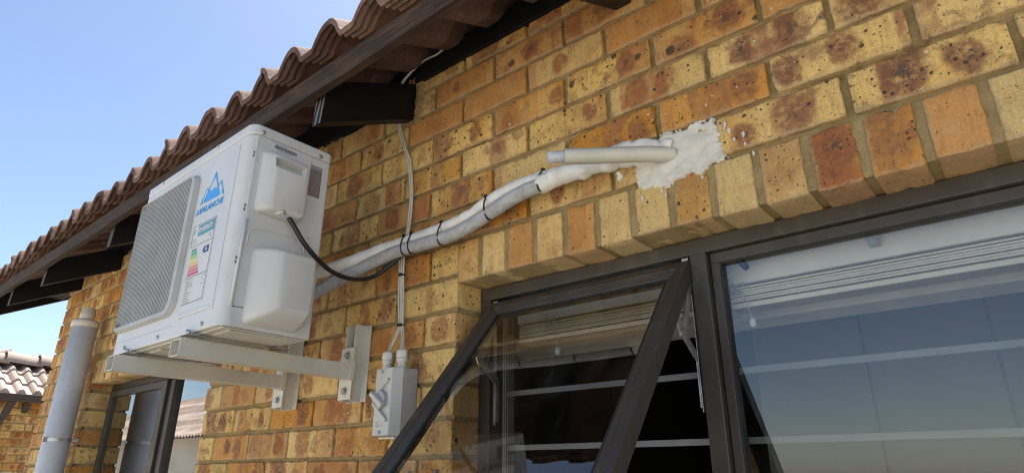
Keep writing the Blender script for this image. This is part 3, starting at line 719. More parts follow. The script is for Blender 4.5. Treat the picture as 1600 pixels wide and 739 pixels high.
roof = tiled_slope(-4.30, 3.5, -.385, .4255, 14, 'roof', M['tile'], house)
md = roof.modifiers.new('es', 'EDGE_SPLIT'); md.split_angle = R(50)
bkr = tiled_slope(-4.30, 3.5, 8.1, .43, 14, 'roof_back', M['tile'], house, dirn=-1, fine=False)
# ridge caps
rc = MB(); x = -4.35
while x < 3.5:
    pts = [(x, 3.86+.14*math.cos(a), 2.42+.10*math.sin(a)) for a in [math.pi*i/10 for i in range(11)]]; pts2 = [(x+.40, p[1], p[2]+.02) for p in pts]
    rc.add(pts+pts2, [(i, i+1, i+12, i+11) for i in range(10)], 0, True); x += .385
rc.build('ridge_cap', M['tile'], house)
# fascia board nailed to the rafter tips
fb = MB(); nseg = 60
for i in range(nseg):
    xa = -4.28+i*(7.7/nseg); xb = xa+7.7/nseg
    def zz(x): return .352+.0025*math.sin(x*3.1)+.0015*math.sin(x*7.7+1)
    fb.hexa([(xa, -.347, zz(xa)), (xb, -.347, zz(xb)), (xb, -.324, zz(xb)+.002), (xa, -.324, zz(xa)+.002), (xa, -.350, .408), (xb, -.350, .408), (xb, -.324, .420), (xa, -.324, .420)])
fbo = fb.build('fascia_board', M['fascia'], house)
bm = bmesh.new(); bm.from_mesh(fbo.data); bmesh.ops.remove_doubles(bm, verts=bm.verts, dist=1e-5); bm.to_mesh(fbo.data); bm.free()
def rafter(x, wd=.040, dz=0):
    ra = MB(); yt, yb = -.308, -.313
    T = lambda y: .562+.5*y; Bt = lambda y: .437+dz+.5*y
    poly = [(yb, Bt(yb)), (3.9, Bt(3.9)), (3.9, T(3.9)), (yt, T(yt))]
    ra.prism(poly, 0, x-wd, x, 0)
    o = ra.build('rafter', [M['rafter'], M['endgrain']], house)
    for p in o.data.polygons:
        if abs(p.normal.y) > .9 and p.center.y < 0: p.material_index = 1
    return o
for x in (-.435, -1.16, -1.89, -2.757, -3.35, .310, 1.04, 1.77, 2.50): rafter(x, dz=.018 if x > 0 else 0)
vb = MB(); vb.prism([(-.34, .30), (3.9, .30+.5*4.24), (3.9, .44+.5*4.24), (-.34, .44)], 0, -4.16, -4.12); vb.build('barge_rafter', M['rafter'], house)
# dark beam filling on top of the wall, its lower edge stepping at the near rafter
pb = MB(); zl = [(-4.12, .522), (-.9, .522), (-.48, .518)]; zr_ = [(-.435, .556), (.5, .557), (3.2, .560)]
for L in (zl, zr_):
    for (xa, za), (xb, zb_) in zip(L[:-1], L[1:]):
        pb.hexa([(xa, -.012, za), (xb, -.012, zb_), (xb, .10, zb_), (xa, .10, za), (xa, -.012, .632), (xb, -.012, .632), (xb, .10, .66), (xa, .10, .66)])
pb.build('wall_plate', M['rafter'], house)
# rough mortar packed round the near rafter
pk = MB()
def blob(mb, poly, y0, thick, n=34, rough=.004, seed=0, mi=0, freq=60, edge=.006):
    xs = [p[0] for p in poly]; zs = [p[1] for p in poly]; x0, x1, z0, z1 = min(xs), max(xs), min(zs), max(zs)
    def dist(x, z):
        ins = False; dm = 9
        for (a, b), (c, d) in zip(poly, poly[1:]+poly[:1]):
            if (b > z) != (d > z) and x < (c-a)*(z-b)/(d-b)+a: ins = not ins
            L2 = (c-a)**2+(d-b)**2+1e-12; t = max(0, min(1, ((x-a)*(c-a)+(z-b)*(d-b))/L2)); dm = min(dm, math.hypot(x-a-t*(c-a), z-b-t*(d-b)))
        return dm if ins else -dm
    st = max(x1-x0, z1-z0)/n; pad = .008; nx = int((x1-x0+2*pad)/st)+1; nzz = int((z1-z0+2*pad)/st)+1
    D = {}; vs = []; idx = {}
    for i in range(nx+1):
        for j in range(nzz+1):
            x = x0-pad+i*st; z = z0-pad+j*st
            d = dist(x, z)+edge*mnoise.noise(Vector((x*48, z*48, seed)))+edge*.75*mnoise.noise(Vector((x*140, z*140, seed+3)))
            D[i, j] = d
            e = max(0, min(1, d/.007)); e = e*e*(3-2*e)
            h = thick*e+(rough*mnoise.fractal(Vector(((x+z*.5)*freq*.75, (z-x*.4)*freq*1.25, seed+7)), 1.0, 2.2, 4)+rough*.5*mnoise.noise(Vector((x*15, z*40, 2))))*e
            idx[i, j] = len(vs); vs.append((x, y0-h+(.004 if d < 0 else 0), z))
    fs = []
    for i in range(nx):
        for j in range(nzz):
            if max(D[i, j], D[i+1, j], D[i, j+1], D[i+1, j+1]) > 0: fs.append((idx[i, j], idx[i+1, j], idx[i+1, j+1], idx[i, j+1]))
    used = sorted({k for f in fs for k in f}); mp = {k: n_ for n_, k in enumerate(used)}
    mb.add([vs[k] for k in used], [tuple(mp[k] for k in f) for f in fs], mi, True)
blob(pk, [(-.437, .41), (-.41, .42), (-.400, .47), (-.405, .53), (-.395, .57), (-.437, .57)], .0, .009, 26, .004, 3)
pk.build('mortar_packing', M['mortar'], house)

# ------------------------------------------------------------------ air conditioner outdoor unit
AX0, AX1, AY0, AY1, AZ0, AZ1 = -1.045, -.448, -.478, -.261, -.276, .211
ac = thing('air_conditioner', (-.75, -.37, AZ0), 'white outdoor air conditioner unit with round cornered grille, mounted on brackets under the eaves', 'air conditioner')
def rrect(x0, x1, y0, y1, r, n=8):
    rs = r if isinstance(r, (list, tuple)) else [r]*4; pts = []
    for (cx, cy, a0, rad) in ((x1-rs[0], y0+rs[0], -90, rs[0]), (x1-rs[1], y1-rs[1], 0, rs[1]), (x0+rs[2], y1-rs[2], 90, rs[2]), (x0+rs[3], y0+rs[3], 180, rs[3])):
        for i in range(n+1):
            a = R(a0+90*i/n); pts.append((cx+rad*math.cos(a), cy+rad*math.sin(a)))
    return pts
ab = MB(); ab.prism(rrect(AX0, AX1, AY0, AY1, [.024, .008, .008, .009]), 2, AZ0, AZ1-.0285)
body = ab.build('casing', M['ac'], ac, bevel=.003, seg=2)
ab = MB(); ab.prism(rrect(AX0-.001, AX1+.001, AY0-.001, AY1+.001, [.025, .009, .009, .010]), 2, AZ1-.0275, AZ1); ab.build('top_cover', M['ac'], ac, bevel=.005, seg=3)
def screw(mb, p, ax, r=.0048):
    p = Vector(p); d = Vector(ax); mb.tube([p, p+d*.002, p+d*.0035], [r, r*.95, r*.5], 10)
for (y, z) in ((-.452, .192), (-.294, .192)):
    s_ = MB(); screw(s_, (AX1+.001, y, z), (1, 0, 0), .0056); s_.build('screw', M['steel'], ac)
for x in (-.945, -.62):
    s_ = MB(); screw(s_, (x, AY0-.001, .2035), (0, -1, 0)); s_.build('screw', M['steel'], ac)
for x in (-.965, -.76, -.532):
    s_ = MB(); screw(s_, (x, AY0-.001, -.263), (0, -1, 0)); s_.build('screw', M['steel'], ac)
# base pan lips and feet
bp = MB(); bp.box(AX0+.012, AX1-.012, AY0+.012, AY1-.012, AZ0-.004, AZ0-.0005); 
for k in range(5): bp.box(AX0+.05+k*.115, AX0+.12+k*.115, AY0+.03, AY1-.03, AZ0-.0075, AZ0-.0042)
bp.build('base_pan', M['bracket'], ac, bevel=.001)
for xf in (-.921, -.574):
    ft = MB(); ft.box(xf-.022, xf+.018, AY0-.018, AY0+.030, AZ0-.0095, AZ0-.0078); ft.tube([(xf, AY0-.008, AZ0-.0078), (xf, AY0-.008, AZ0+.004)], .0055, 6); ft.build('foot', M['steel'], ac)
    ft = MB(); ft.box(xf-.022, xf+.018, AY1-.030, AY1+.018, AZ0-.0095, AZ0-.0078); ft.tube([(xf, AY1+.008, AZ0-.0078), (xf, AY1+.008, AZ0+.004)], .0055, 6); ft.build('foot', M['steel'], ac)
# grille
GX0, GX1, GZ0_, GZ1_ = -1.038, -.690, -.220, .153
gr = MB()
outer = rrect(GX0, GX1, GZ0_, GZ1_, [.036, .030, .012, .012], 8); inner = rrect(GX0+.005, GX1-.022, GZ0_+.014, GZ1_-.007, [.026, .020, .008, .008], 8)
n = len(outer)
vs = [(p[0], AY0-.0005, p[1]) for p in outer]+[(p[0]+(.004 if p[0] < -.86 else -.004), AY0-.013, p[1]+(.004 if p[1] < 0 else -.004)) for p in outer]+[(p[0], AY0-.013, p[1]) for p in inner]+[(p[0], AY0-.002, p[1]) for p in inner]
gr.add(vs, [(k*n+i, k*n+(i+1) % n, (k+1)*n+(i+1) % n, (k+1)*n+i) for k in range(3) for i in range(n)], 0, False)
grille = gr.build('grille', M['grille'], ac, bevel=.001)  # frame greyed too, its colour holding the shade of the turned-away bevel
cav = MB(); cav.add([(p[0], AY0-.0012, p[1]) for p in inner], [tuple(range(n))]); cav.build('grille_shade_sheet', M['dark'], ac)  # flat dark sheet, painting the shade behind the bars
wires = MB()
def inside(x, z):
    return GX0+.007 < x < GX1-.024 and GZ0_+.016 < z < GZ1_-.009
x = GX0+.010
while x < GX1-.022:
    dz = .010 if (x < GX0+.03 or x > GX1-.034) else 0
    wires.box(x-.0014, x+.0014, AY0-.0115, AY0-.0075, GZ0_+.014+dz, GZ1_-.007-dz); x += .0090
cxg, czg = -.885, -.040
for k in range(1, 17):
    rad = .0165*k; seg = []
    for i in range(97):
        a = 2*math.pi*i/96; p = (cxg+rad*math.cos(a), AY0-.0055, czg+rad*math.sin(a))
        if inside(p[0], p[2]): seg.append(p)
        else:
            if len(seg) > 2: wires.tube(seg, .0009, 4, caps=False)
            seg = []
    if len(seg) > 2: wires.tube(seg, .0009, 4, caps=False)
for z in (-.16, -.10, -.04, .02, .08): wires.box(GX0+.006, GX1-.023, AY0-.0070, AY0-.0058, z-.0009, z+.0009)
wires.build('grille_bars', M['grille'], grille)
# pressed lines on the front panel
fl = MB()
fl.box(-.665, -.505, AY0-.0035, AY0, -.2335, -.2230)
fp = fl.build('front_pressing', M['ac'], ac, bevel=.0025)
fl = MB(); fl.box(-1.03, -.69, AY0-.0004, AY0, -.2455, -.2445)
fl.build('panel_seam', M['faint'], ac)
# raised strip down the corner of the front
fl = MB(); fl.box(-.514, -.494, AY0-.0022, AY0+.001, -.235, .165); fl.build('corner_rib', M['ac'], ac, bevel=.002, seg=3)
# side panel: raised electrical field, service cover, valve cover
sx = AX1
sd_ = MB(); sd_.prism(rrect(-.463, -.318, -.014, .181, .004, 3), 0, sx-.001, sx+.0022); sd_.build('side_panel', M['ac'], ac, bevel=.001)
sd_ = MB(); sd_.prism(rrect(-.452, -.326, -.009, .151, .004, 3), 0, sx+.0024, sx+.0042); sd_.build('side_field', M['ac'], ac, bevel=.001)
cv = MB()
# service cover: a dished lid with bevelled front edge and a finger scoop under its top
def sections(mb, rows, base, n_=5):
    sec = [[(sx+dx, p[0], p[1]) for p in rrect(base[0]+f0, base[1]-f1, base[2]+b0_, base[3]-t0_, rad_, n_)] for (dx, f0, f1, b0_, t0_, rad_) in rows]
    n = len(sec[0]); mb.add([p for q in sec for p in q], [(k*n+i, k*n+(i+1) % n, (k+1)*n+(i+1) % n, (k+1)*n+i) for k in range(len(sec)-1) for i in range(n)]+[tuple(range((len(sec)-1)*n, len(sec)*n)), tuple(range(n))[::-1]], 0, True)
def bool_cut(o, cutter):
    c = cutter.build('cutter', M['acplastic'], ac); md = o.modifiers.new('cut', 'BOOLEAN'); md.operation = 'DIFFERENCE'; md.object = c; md.solver = 'EXACT'
    bpy.context.view_layer.update(); dg = bpy.context.evaluated_depsgraph_get(); me = bpy.data.meshes.new_from_object(o.evaluated_get(dg)); o.modifiers.clear(); o.data = me; bpy.data.objects.remove(c)
sections(cv, [(.0040, 0, 0, 0, 0, .012), (.010, .001, .0005, .001, .002, .012), (.024, .014, .002, .004, .006, .012), (.031, .024, .004, .008, .012, .011), (.033, .030, .007, .013, .020, .010)], (-.447, -.333, -.010, .147))
cvo = cv.build('service_cover', M['acplastic'], ac)
ct = MB(); ct.hexa([(sx+.036, -.426, .098), (sx+.036, -.346, .098), (sx+.036, -.346, .128), (sx+.036, -.426, .128), (sx+.034, -.423, .101), (sx+.034, -.349, .101), (sx+.010, -.349, .123), (sx+.010, -.423, .123)])
bool_cut(cvo, ct)
es = cvo.modifiers.new('es', 'EDGE_SPLIT'); es.split_angle = R(38)
nt_ = MB(); nt_.tube([(sx+.012, -.391, .006), (sx+.020, -.391, -.002), (sx+.022, -.391, -.010)], [.012, .013, .011], 14); nt_.build('cover_foot', M['acplastic'], ac)
s_ = MB(); screw(s_, (sx+.0335, -.391, -.003), (1, 0, 0), .0048); s_.build('screw', M['steel'], ac)
vc = MB()
sec = []
for (dx, f0, f1, b0_, t0_, rad_) in ((.0005, 0, 0, 0, 0, .014), (.012, .002, .001, .004, .001, .014), (.040, .022, .004, .016, .005, .012), (.056, .042, .006, .030, .009, .012), (.060, .050, .010, .038, .014, .010)):
    sec.append([(sx+dx, p[0], p[1]) for p in rrect(-.434+f0, -.298-f1, -.268+b0_, -.092-t0_, rad_, 5)])
n = len(sec[0]); vs = [p for s_2 in sec for p in s_2]
vc.add(vs, [(k*n+i, k*n+(i+1) % n, (k+1)*n+(i+1) % n, (k+1)*n+i) for k in range(len(sec)-1) for i in range(n)]+[tuple(range((len(sec)-1)*n, len(sec)*n))], 0, True)
vco = vc.build('valve_cover', M['acplastic'], ac); vco.modifiers.new('b', 'BEVEL').width = .004
# pressed ribs on the lower side
rb = MB(); rb.tube([(sx+.001, -.462, -.235), (sx+.0005, -.460, -.10), (sx+.0005, -.458, -.032)], .0038, 8); rb.tube([(sx+.0005, -.300, -.060), (sx+.0005, -.300, -.030)], .0028, 8)
rb.tube(spline([(sx, -.448, -.095), (sx, -.446, -.062), (sx, -.430, -.050), (sx, -.34, -.047), (sx, -.312, -.055), (sx, -.306, -.075)], 5), .0018, 6)
rb.build('side_rib', M['ac'], ac)
for (ya_, za_, yb_, zb_) in ((-.4655, .135, -.4655, .125), (-.4665, .000, -.4665, -.012), (-.4665, -.125, -.4665, -.137), (-.455, -.2335, -.435, -.2325)):
    sl = MB()
    for (y, z) in ((ya_, za_), (yb_, zb_)): sl.box(sx-.001, sx+.0006, y-.0015, y+.0015, z-.0015, z+.0015)
    sl.box(sx-.001, sx+.0003, min(ya_, yb_)-.0003, max(ya_, yb_)+.0003, min(za_, zb_)-.0003, max(za_, zb_)+.0003)
    sl.build('press_mark', M['ink'], ac)
# stickers on the side
st = MB(); st.box(sx, sx+.0030, -.426, -.354, .158, .178); bc = st.build('barcode_sticker', M['paper'], ac)
bcm = MB(); y = -.419; rg3 = random.Random(4)
while y < -.361:
    w_ = rg3.uniform(.0006, .0018); bcm.box(sx+.0030, sx+.0033, y, y+w_, .1630, .1725); y += w_+rg3.uniform(.0006, .0014)
bcm.box(sx+.0030, sx+.0033, -.418, -.388, .1745, .1755); bcm.box(sx+.0030, sx+.0033, -.41, -.372, .1597, .1606); bcm.build('barcode', M['ink'], bc)
st = MB(); st.box(sx, sx+.0012, -.3225, -.2845, .077, .160); rp = st.build('rating_plate', M['plate'], ac)
ln = MB(); ln.box(sx+.0012, sx+.0015, -.3205, -.2865, .1505, .158); z = .147
while z > .081:
    y = -.3195
    while y < -.290:
        L = rg3.uniform(.002, .009); ln.box(sx+.0012, sx+.0015, y, min(y+L, -.2875), z-.0011, z); y += L+.0012
    z -= .0030
ln.build('plate_print', M['faint'], rp)
# logo and lettering on the front
FY = AY0-.0006
lg = MB()
def flat(mb, pts, y=FY, t=.0004, mi=0): mb.prism([(a, b) for a, b in pts], 1, y, y+t, mi)
def stroke(mb, a, b, w, y=FY):
    a = Vector(a); b = Vector(b); d = (b-a).normalized(); nn = Vector((-d.y, d.x))*w/2; flat(mb, [a-nn, b-nn, b+nn, a+nn], y)
flat(lg, [(-.647, .0545), (-.626, .0855), (-.611, .078), (-.598, .0845), (-.575, .0745), (-.569, .0535)])
stroke(lg, (-.644, .059), (-.6035, .126), .0042); stroke(lg, (-.6035, .126), (-.5655, .0545), .0052, FY-.0003)
flat(lg, [(-.6085, .119), (-.6035, .1285), (-.5985, .117), (-.6025, .110)], FY-.0006)
stroke(lg, (-.5745, .0835), (-.5665, .0935), .003); stroke(lg, (-.5665, .0935), (-.5415, .0515), .0035, FY-.0003)
flat(lg, [(-.5555, .0665), (-.5505, .070), (-.5410, .0515), (-.5520, .0525)])
stroke(lg, (-.6600, .055), (-.6385, .094), .0030); stroke(lg, (-.6385, .094), (-.6285, .084), .0030, FY-.0003)
flat(lg, [(-.661, .054), (-.656, .069), (-.6505, .0665), (-.6535, .054)], FY-.0006)
lg.build('logo', M['blue'], ac)
RX = Matrix(((1, 0, 0, 0), (0, 0, -1, 0), (0, 1, 0, 0), (0, 0, 0, 1)))      # text facing -y
def front_text(name, s, size, x, z, mat, parent, **k):
    return text_mesh(name, s, size, mat, parent, Matrix.Translation((x, FY-.0003, z))@RX, **k)
front_text('lettering', 'AVALANCHE', .0215, -.607, .0345, M['blue'], ac, shear=.18, bold=.0003, wscale=1.10)
lb = MB(); flat(lb, [(-.672, .003), (-.553, -.003), (-.553, -.206), (-.664, -.202)]); el = lb.build('energy_label', M['paper'], ac, 'white energy rating sticker')
FY2 = FY-.0003
def box_f(mb, x0, x1, z0, z1): mb.box(x0, x1, FY2-.0002, FY2, z0, z1)
ld = MB()
for (a, b, c, d) in ((-.6685, -.5565, -.0035, -.0025), (-.6655, -.5565, -.0585, -.0575), (-.664, -.5565, -.1385, -.1372), (-.662, -.5565, -.2025, -.2012), (-.6690, -.6680, -.0575, -.003), (-.5570, -.5560, -.2025, -.0025)): box_f(ld, a, b, c, d)
z = -.143
while z > -.198:
    box_f(ld, -.657, -.657+rg3.uniform(.015, .045), z-.0008, z)
    if rg3.random() < .35: box_f(ld, -.575, -.575+rg3.uniform(.006, .012), z-.001, z)
    z -= .0042
for z in (-.040, -.044, -.050): box_f(ld, -.665, -.665+rg3.uniform(.012, .03), z-.0006, z)
box_f(ld, -.585, -.565, -.0425, -.0418); box_f(ld, -.573, -.567, -.050, -.047)
ld.build('label_lines', M['ink'], el)
em = MB(); flat(em, [(-.6605+.0045*math.cos(a)*(1 if i % 2 else .7), -.019+.008*math.sin(a)*(1 if i % 2 else .75)) for i, a in enumerate([2*math.pi*i/12 for i in range(12)])], FY2); em.build('label_emblem', M['faint'], el)
tb_ = MB(); box_f(tb_, -.6415, -.5600, -.0345, -.0060); tbo = tb_.build('energy_panel', M['teal'], el)
text_mesh('lettering', 'ENERGY', .0180, M['paper'], ac, Matrix.Translation((-.601, FY2-.0006, -.0203))@RX, bold=.0004, wscale=1.05)
for i in range(8):
    wd = .026+.0042*i; z = -.0655-i*.0087
    e = MB(); box_f(e, -.6580, -.6580+wd, z-.0068, z); e.build('energy_bar', M['e%d' % (i+1)], el)
ar = MB(); flat(ar, [(-.600, -.0785), (-.591, -.070), (-.567, -.070), (-.567, -.087), (-.591, -.087)], FY2); aro = ar.build('rating_arrow', M['navy'], el)
text_mesh('lettering', 'A', .0135, M['paper'], ac, Matrix.Translation((-.579, FY2-.0006, -.0785))@RX, bold=.0006)

# ------------------------------------------------------------------ wall brackets
def bracket(xr, label, ytip):
    t = thing('wall_bracket', (xr-.02, 0, -.30), label, 'bracket', 'brackets carrying the air conditioner')
    # rail on the wall (channel), plate with two bolts, box arm
    zr0, zr1 = -.388, -.180
    r = MB(); x1 = xr+.006
    prof = [(x1-.084, -.001), (x1, -.001), (x1, -.005), (x1-.020, -.0055), (x1-.020, -.040), (x1-.024, -.040), (x1-.0245, -.0058), (x1-.058, -.0058), (x1-.058, -.040), (x1-.062, -.040), (x1-.0625, -.0052), (x1-.084, -.005)]
    r.prism(prof, 2, zr0, zr1); r.build('rail', M['bracket'], t, bevel=.0008)
    p = MB(); p.box(x1-.070, x1-.014, -.0445, -.0405, -.384, -.245); p.build('fixing_plate', M['bracket'], t, bevel=.0012)
    for z in (-.267, -.362):
        b = MB(); b.tube([(x1-.041, -.0448, z), (x1-.041, -.0465, z)], .012, 16); b.tube([(x1-.041, -.0466, z), (x1-.041, -.053, z)], .008, 6); b.build('bolt', M['steel'], t, bevel=.0005)
    a = MB(); w_ = .040; z0, z1 = -.3305, -.2925
    xa, xb = xr-w_, xr
    # open channel section with flanges, seen open at its front end
    prof = [(xa, z0), (xb, z0), (xb, z1), (xa, z1), (xa, z1-.003), (xb-.003, z1-.003), (xb-.003, z0+.003), (xa, z0+.003)]
    a.prism([(q[0], q[1]) for q in prof], 1, -.0448, ytip)
    a.build('arm', M['bracket'], t, bevel=.001)
    e = MB(); e.box(xb+.0005, xb+.004, -.060, -.0452, z0-.006, z1+.010); e.box(xa-.002, xb, -.052, -.0452, z0-.005, z0-.001); e.build('gusset', M['bracket'], t, bevel=.001)
    c = MB(); c.box(xa-.004, xa-.001, ytip-.001, ytip+.016, z0, z1); c.build('end_lip', M['bracket'], t)
    return t
bracket(-.568, 'near cream steel bracket arm under the air conditioner, beside the isolator switch', -.502)
bracket(-.904, 'far cream steel bracket arm under the air conditioner, in front of the small window', -.516)

# ------------------------------------------------------------------ insulated pipes
def wob(pts, a=.0012, s=60):
    return [Vector(p)+Vector((mnoise.noise(Vector(p)*s), mnoise.noise(Vector(p)*s+Vector((9, 0, 0))), mnoise.noise(Vector(p)*s+Vector((0, 9, 0)))))*a for p in pts]
def thing_mesh(mb, name, mat, label, cat, group=None, origin=(0, 0, 0), **k):
    return mb.build(name, mat, None, label, cat=cat, group=group, origin=origin, **k)
PW = spline([(-.455, -.30, -.132), (-.48, -.255, -.108), (-.52, -.17, -.062), (-.515, -.11, -.026), (-.455, -.06, .007), (-.367, -.043, .015), (-.244, -.040, .020), (-.165, -.040, .027), (-.09, -.040, .048), (-.009, -.040, .062), (.071, -.038, .062), (.138, -.034, .058), (.22, -.03, .055)], 14)
mb = MB(); mb.tube(wob(PW), [.0166+.0010*mnoise.noise(Vector(p)*30) for p in PW], 24, wrap=.0012, pitch=.06)
thing_mesh(mb, 'white_insulated_pipe', M['foamw'], 'white wrapped pipe from the air conditioner to the plaster patch, upper of the pair', 'pipe', origin=(-.455, -.30, -.118))
PG = spline([(-.455, -.30, -.180), (-.478, -.26, -.162), (-.512, -.17, -.102), (-.505, -.10, -.050), (-.425, -.060, -.014), (-.334, -.050, -.009), (-.232, -.052, -.013), (-.154, -.054, -.007), (-.08, -.054, .011), (-.001, -.054, .031), (.078, -.052, .040), (.121, -.042, .050), (.17, -.03, .056)], 8)
mb = MB(); mb.tube(wob(PG, .0008), [.0172+.0006*mnoise.noise(Vector(p)*30) for p in PG], 16)
thing_mesh(mb, 'grey_insulated_pipe', M['foamg'], 'grey foam lagged pipe running below the white one from the air conditioner', 'pipe', origin=(-.455, -.30, -.170))
# sleeve of white wrap swallowing both pipes at the wall
SL = spline([(.074, -.048, .044), (.088, -.049, .043), (.120, -.048, .047), (.170, -.046, .047), (.210, -.040, .050), (.245, -.026, .054), (.29, -.010, .052), (.34, .006, .045)], 12)
mb = MB(); n = len(SL)
mb.tube(wob(SL, .003, 40), [(.0165 if i == 0 else .0205+.003*math.sin(i*.35)*(i/n)+.003*mnoise.noise(Vector(p)*45)) for i, p in enumerate(SL)], 28, wrap=.0018, pitch=.045)
SL2 = spline([(.225, -.018, .072), (.262, -.016, .078), (.30, -.010, .074), (.34, -.004, .064), (.372, .004, .052)], 12)
mb.tube(wob(SL2, .005, 50), [.010+.004*min(1, i/12)+.003*mnoise.noise(Vector(p)*70) for i, p in enumerate(SL2)], 24, wrap=.0020, pitch=.03)
# a loose tail of tape
mb.tube(spline([(.262, -.030, .020), (.266, -.026, .012), (.259, -.022, .004)], 5), [.004, .004, .005, .005, .005, .006, .006, .006, .006, .005, .003][:11], 6)
thing_mesh(mb, 'pipe_sleeve', M['foamw'], 'crumpled white tape sleeve where the two pipes enter the wall behind the ribbed conduit', 'pipe sleeve', origin=(.074, -.048, .044))
# ribbed drain conduit
ca, cb = Vector((.374, .004, .040)), Vector((.2117, -.152, .0235)); dirc = (cb-ca); Lc = dirc.length; nr = 62
pts = [ca+dirc*(i/(nr*2)) for i in range(nr*2+1)]
pts = [p+Vector((0, 0, -.004*max(0, 1-i/50)**2)) for i, p in enumerate(pts)]
dc = thing('drain_conduit', tuple(ca), 'cream ribbed conduit stub sticking out of the white plaster patch', 'conduit')
mb = MB(); mb.tube(pts, [.0170 if i % 2 else .0150 for i in range(len(pts))], 20, caps=False)
inner_ = [cb+dirc*(-.002), cb-dirc*.06]; mb.tube([cb, cb-dirc*.001, cb-dirc*.08], [.0168, .0135, .0130], 20, caps=False)
mb.build('corrugated_sleeve', M['conduit'], dc)
dn_ = dirc.normalized(); mb = MB(); mb.tube([cb-dn_*.05, cb+dn_*.018, cb+dn_*.032, cb+dn_*.033], [.0118, .0120, .0122, .0100], 18); mb.tube([cb+dn_*.0331, cb+dn_*.0332], [.0098, .0097], 18)
mb.build('drain_hose', M['hose'], dc)
# filler patch
mb = MB()
poly = [(.288, -.012), (.286, .018), (.304, .050), (.325, .068), (.350, .086), (.394, .085), (.429, .089), (.468, .083), (.473, .060), (.473, .008), (.482, -.006), (.462, -.014), (.430, -.021), (.383, -.026), (.340, -.027), (.310, -.030)]
blob(mb, poly, .001, .0050, 190, .0030, 1, freq=30, edge=.0100)
for (x, z, r) in ((.500, .022, .0035), (.518, .027, .0045), (.519, .006, .003), (.531, -.018, .0035), (.493, .043, .005), (.345, -.037, .004), (.30, -.04, .004), (.352, -.049, .003), (.487, .060, .004), (.485, .052, .003), (.43, -.034, .003)):
    q = [(x+r*math.cos(a)*(.6+.3*math.sin(a*3+x*50)), z+r*1.4*math.sin(a)) for a in [2*math.pi*i/9 for i in range(9)]]
    mb.prism(q, 1, -.0035, -.0008)
thing_mesh(mb, 'plaster_patch', M['plaster'], 'rough white filler patch smeared over the bricks round the pipe hole', 'plaster', origin=(.38, 0, .02))
# black power cable
BC = spline([(-.448+.020, -.368, -.006), (-.425, -.352, -.026), (-.418, -.325, -.062), (-.420, -.28, -.092), (-.445, -.22, -.102), (-.462, -.15, -.099), (-.458, -.09, -.080), (-.430, -.055, -.042), (-.400, -.040, -.012)], 8)
mb = MB(); mb.tube(BC, .0058, 12); thing_mesh(mb, 'black_cable', M['black'], 'black cable drooping from the air conditioner cover to the pipe bundle', 'cable', origin=BC[0])
# white cables
def cable(pts, label, r=.0029, twin=.0039):
    P = spline(pts, 8); mb = MB()
    for s in (-1, 1): mb.tube([p+Vector((s*twin*(1+.1*math.sin(i*.5)), 0, 0)) for i, p in enumerate(P)], r, 8)
    return thing_mesh(mb, 'white_cable', M['wirew'], label, 'cable', 'white cables down the wall', origin=P[0])
cable([(-.255, -.030, .618), (-.316, -.030, .600), (-.373, -.030, .604), (-.430, -.030, .590), (-.476, -.028, .566), (-.493, -.022, .52), (-.496, -.014, .44), (-.468, -.010, .355), (-.437, -.012, .289), (-.417, -.012, .18), (-.414, -.015, .10), (-.418, -.018, .043), (-.432, -.020, .0)], 'long white twin cable hanging from the eaves to the pipe bundle')
cable([(-.436, -.020, .0), (-.438, -.016, -.06), (-.438, -.012, -.13), (-.430, -.012, -.200), (-.436, -.020, -.235), (-.440, -.038, -.280)], 'short white twin cable below the pipe bundle, entering the left gland', .0025, .0036)
cable([(-.424, -.022, .0), (-.425, -.018, -.06), (-.424, -.014, -.13), (-.419, -.014, -.200), (-.405, -.020, -.235), (-.384, -.038, -.276)], 'short white twin cable below the pipe bundle, entering the right gland', .0026, .0036)

# cable ties
def tie(c, d, ra, rb_, label, up=(0, 0, 1), head=0.0):
    c = Vector(c); d = Vector(d).normalized(); a = (Vector(up)-d*d.dot(Vector(up))).normalized(); b = d.cross(a)
    mb = MB(); N = 28; ring = []
    for (off, dr) in ((-.0022, 0), (.0022, 0), (.0022, .0013), (-.0022, .0013)):
        ring.append([c+d*off+a*math.cos(2*math.pi*i/N)*(ra+dr)+b*math.sin(2*math.pi*i/N)*(rb_+dr) for i in range(N)])
    vs = [p for r in ring for p in r]
    mb.add(vs, [(k*N+i, k*N+(i+1) % N, ((k+1) % 4)*N+(i+1) % N, ((k+1) % 4)*N+i) for k in range(4) for i in range(N)], 0, True)
    hp = c+a*(ra+.002)*math.cos(head)+b*(rb_+.002)*math.sin(head)
    mb.box(hp.x-.004, hp.x+.004, hp.y-.004, hp.y+.003, hp.z-.003, hp.z+.0035)
    mb.tube([hp, hp+Vector((-.002, -.005, .004))], .0012, 5)
    return thing_mesh(mb, 'cable_tie', M['black'], label, 'cable tie', 'black cable ties', origin=c)
def at_pipe(x):
    pw = min(PW[60:], key=lambda p: abs(p.x-x)); pg = min(PG[20:], key=lambda p: abs(p.x-x)); i = PW.index(pw) if False else [k for k, q in enumerate(PW) if q is pw][0]
    d = (PW[min(i+1, len(PW)-1)]-PW[i-1]).normalized(); return (pw+pg)/2, d, (pw-pg).length/2, (pw-pg).normalized()
for x, lab in ((-.385, 'black tie on the pipes just left of the white cables'), (-.352, 'black tie on the pipes just right of the white cables'), (-.240, 'black tie on the pipes, third from the air conditioner'), (-.082, 'black tie halfway along the pipes between the white cables and the sleeve'), (.080, 'black tie on the pipes where the white tape sleeve begins')):
    c, d, hh, up_ = at_pipe(x)
    tie(c, d, hh+.0186, .0190, lab, up=up_, head=.9)
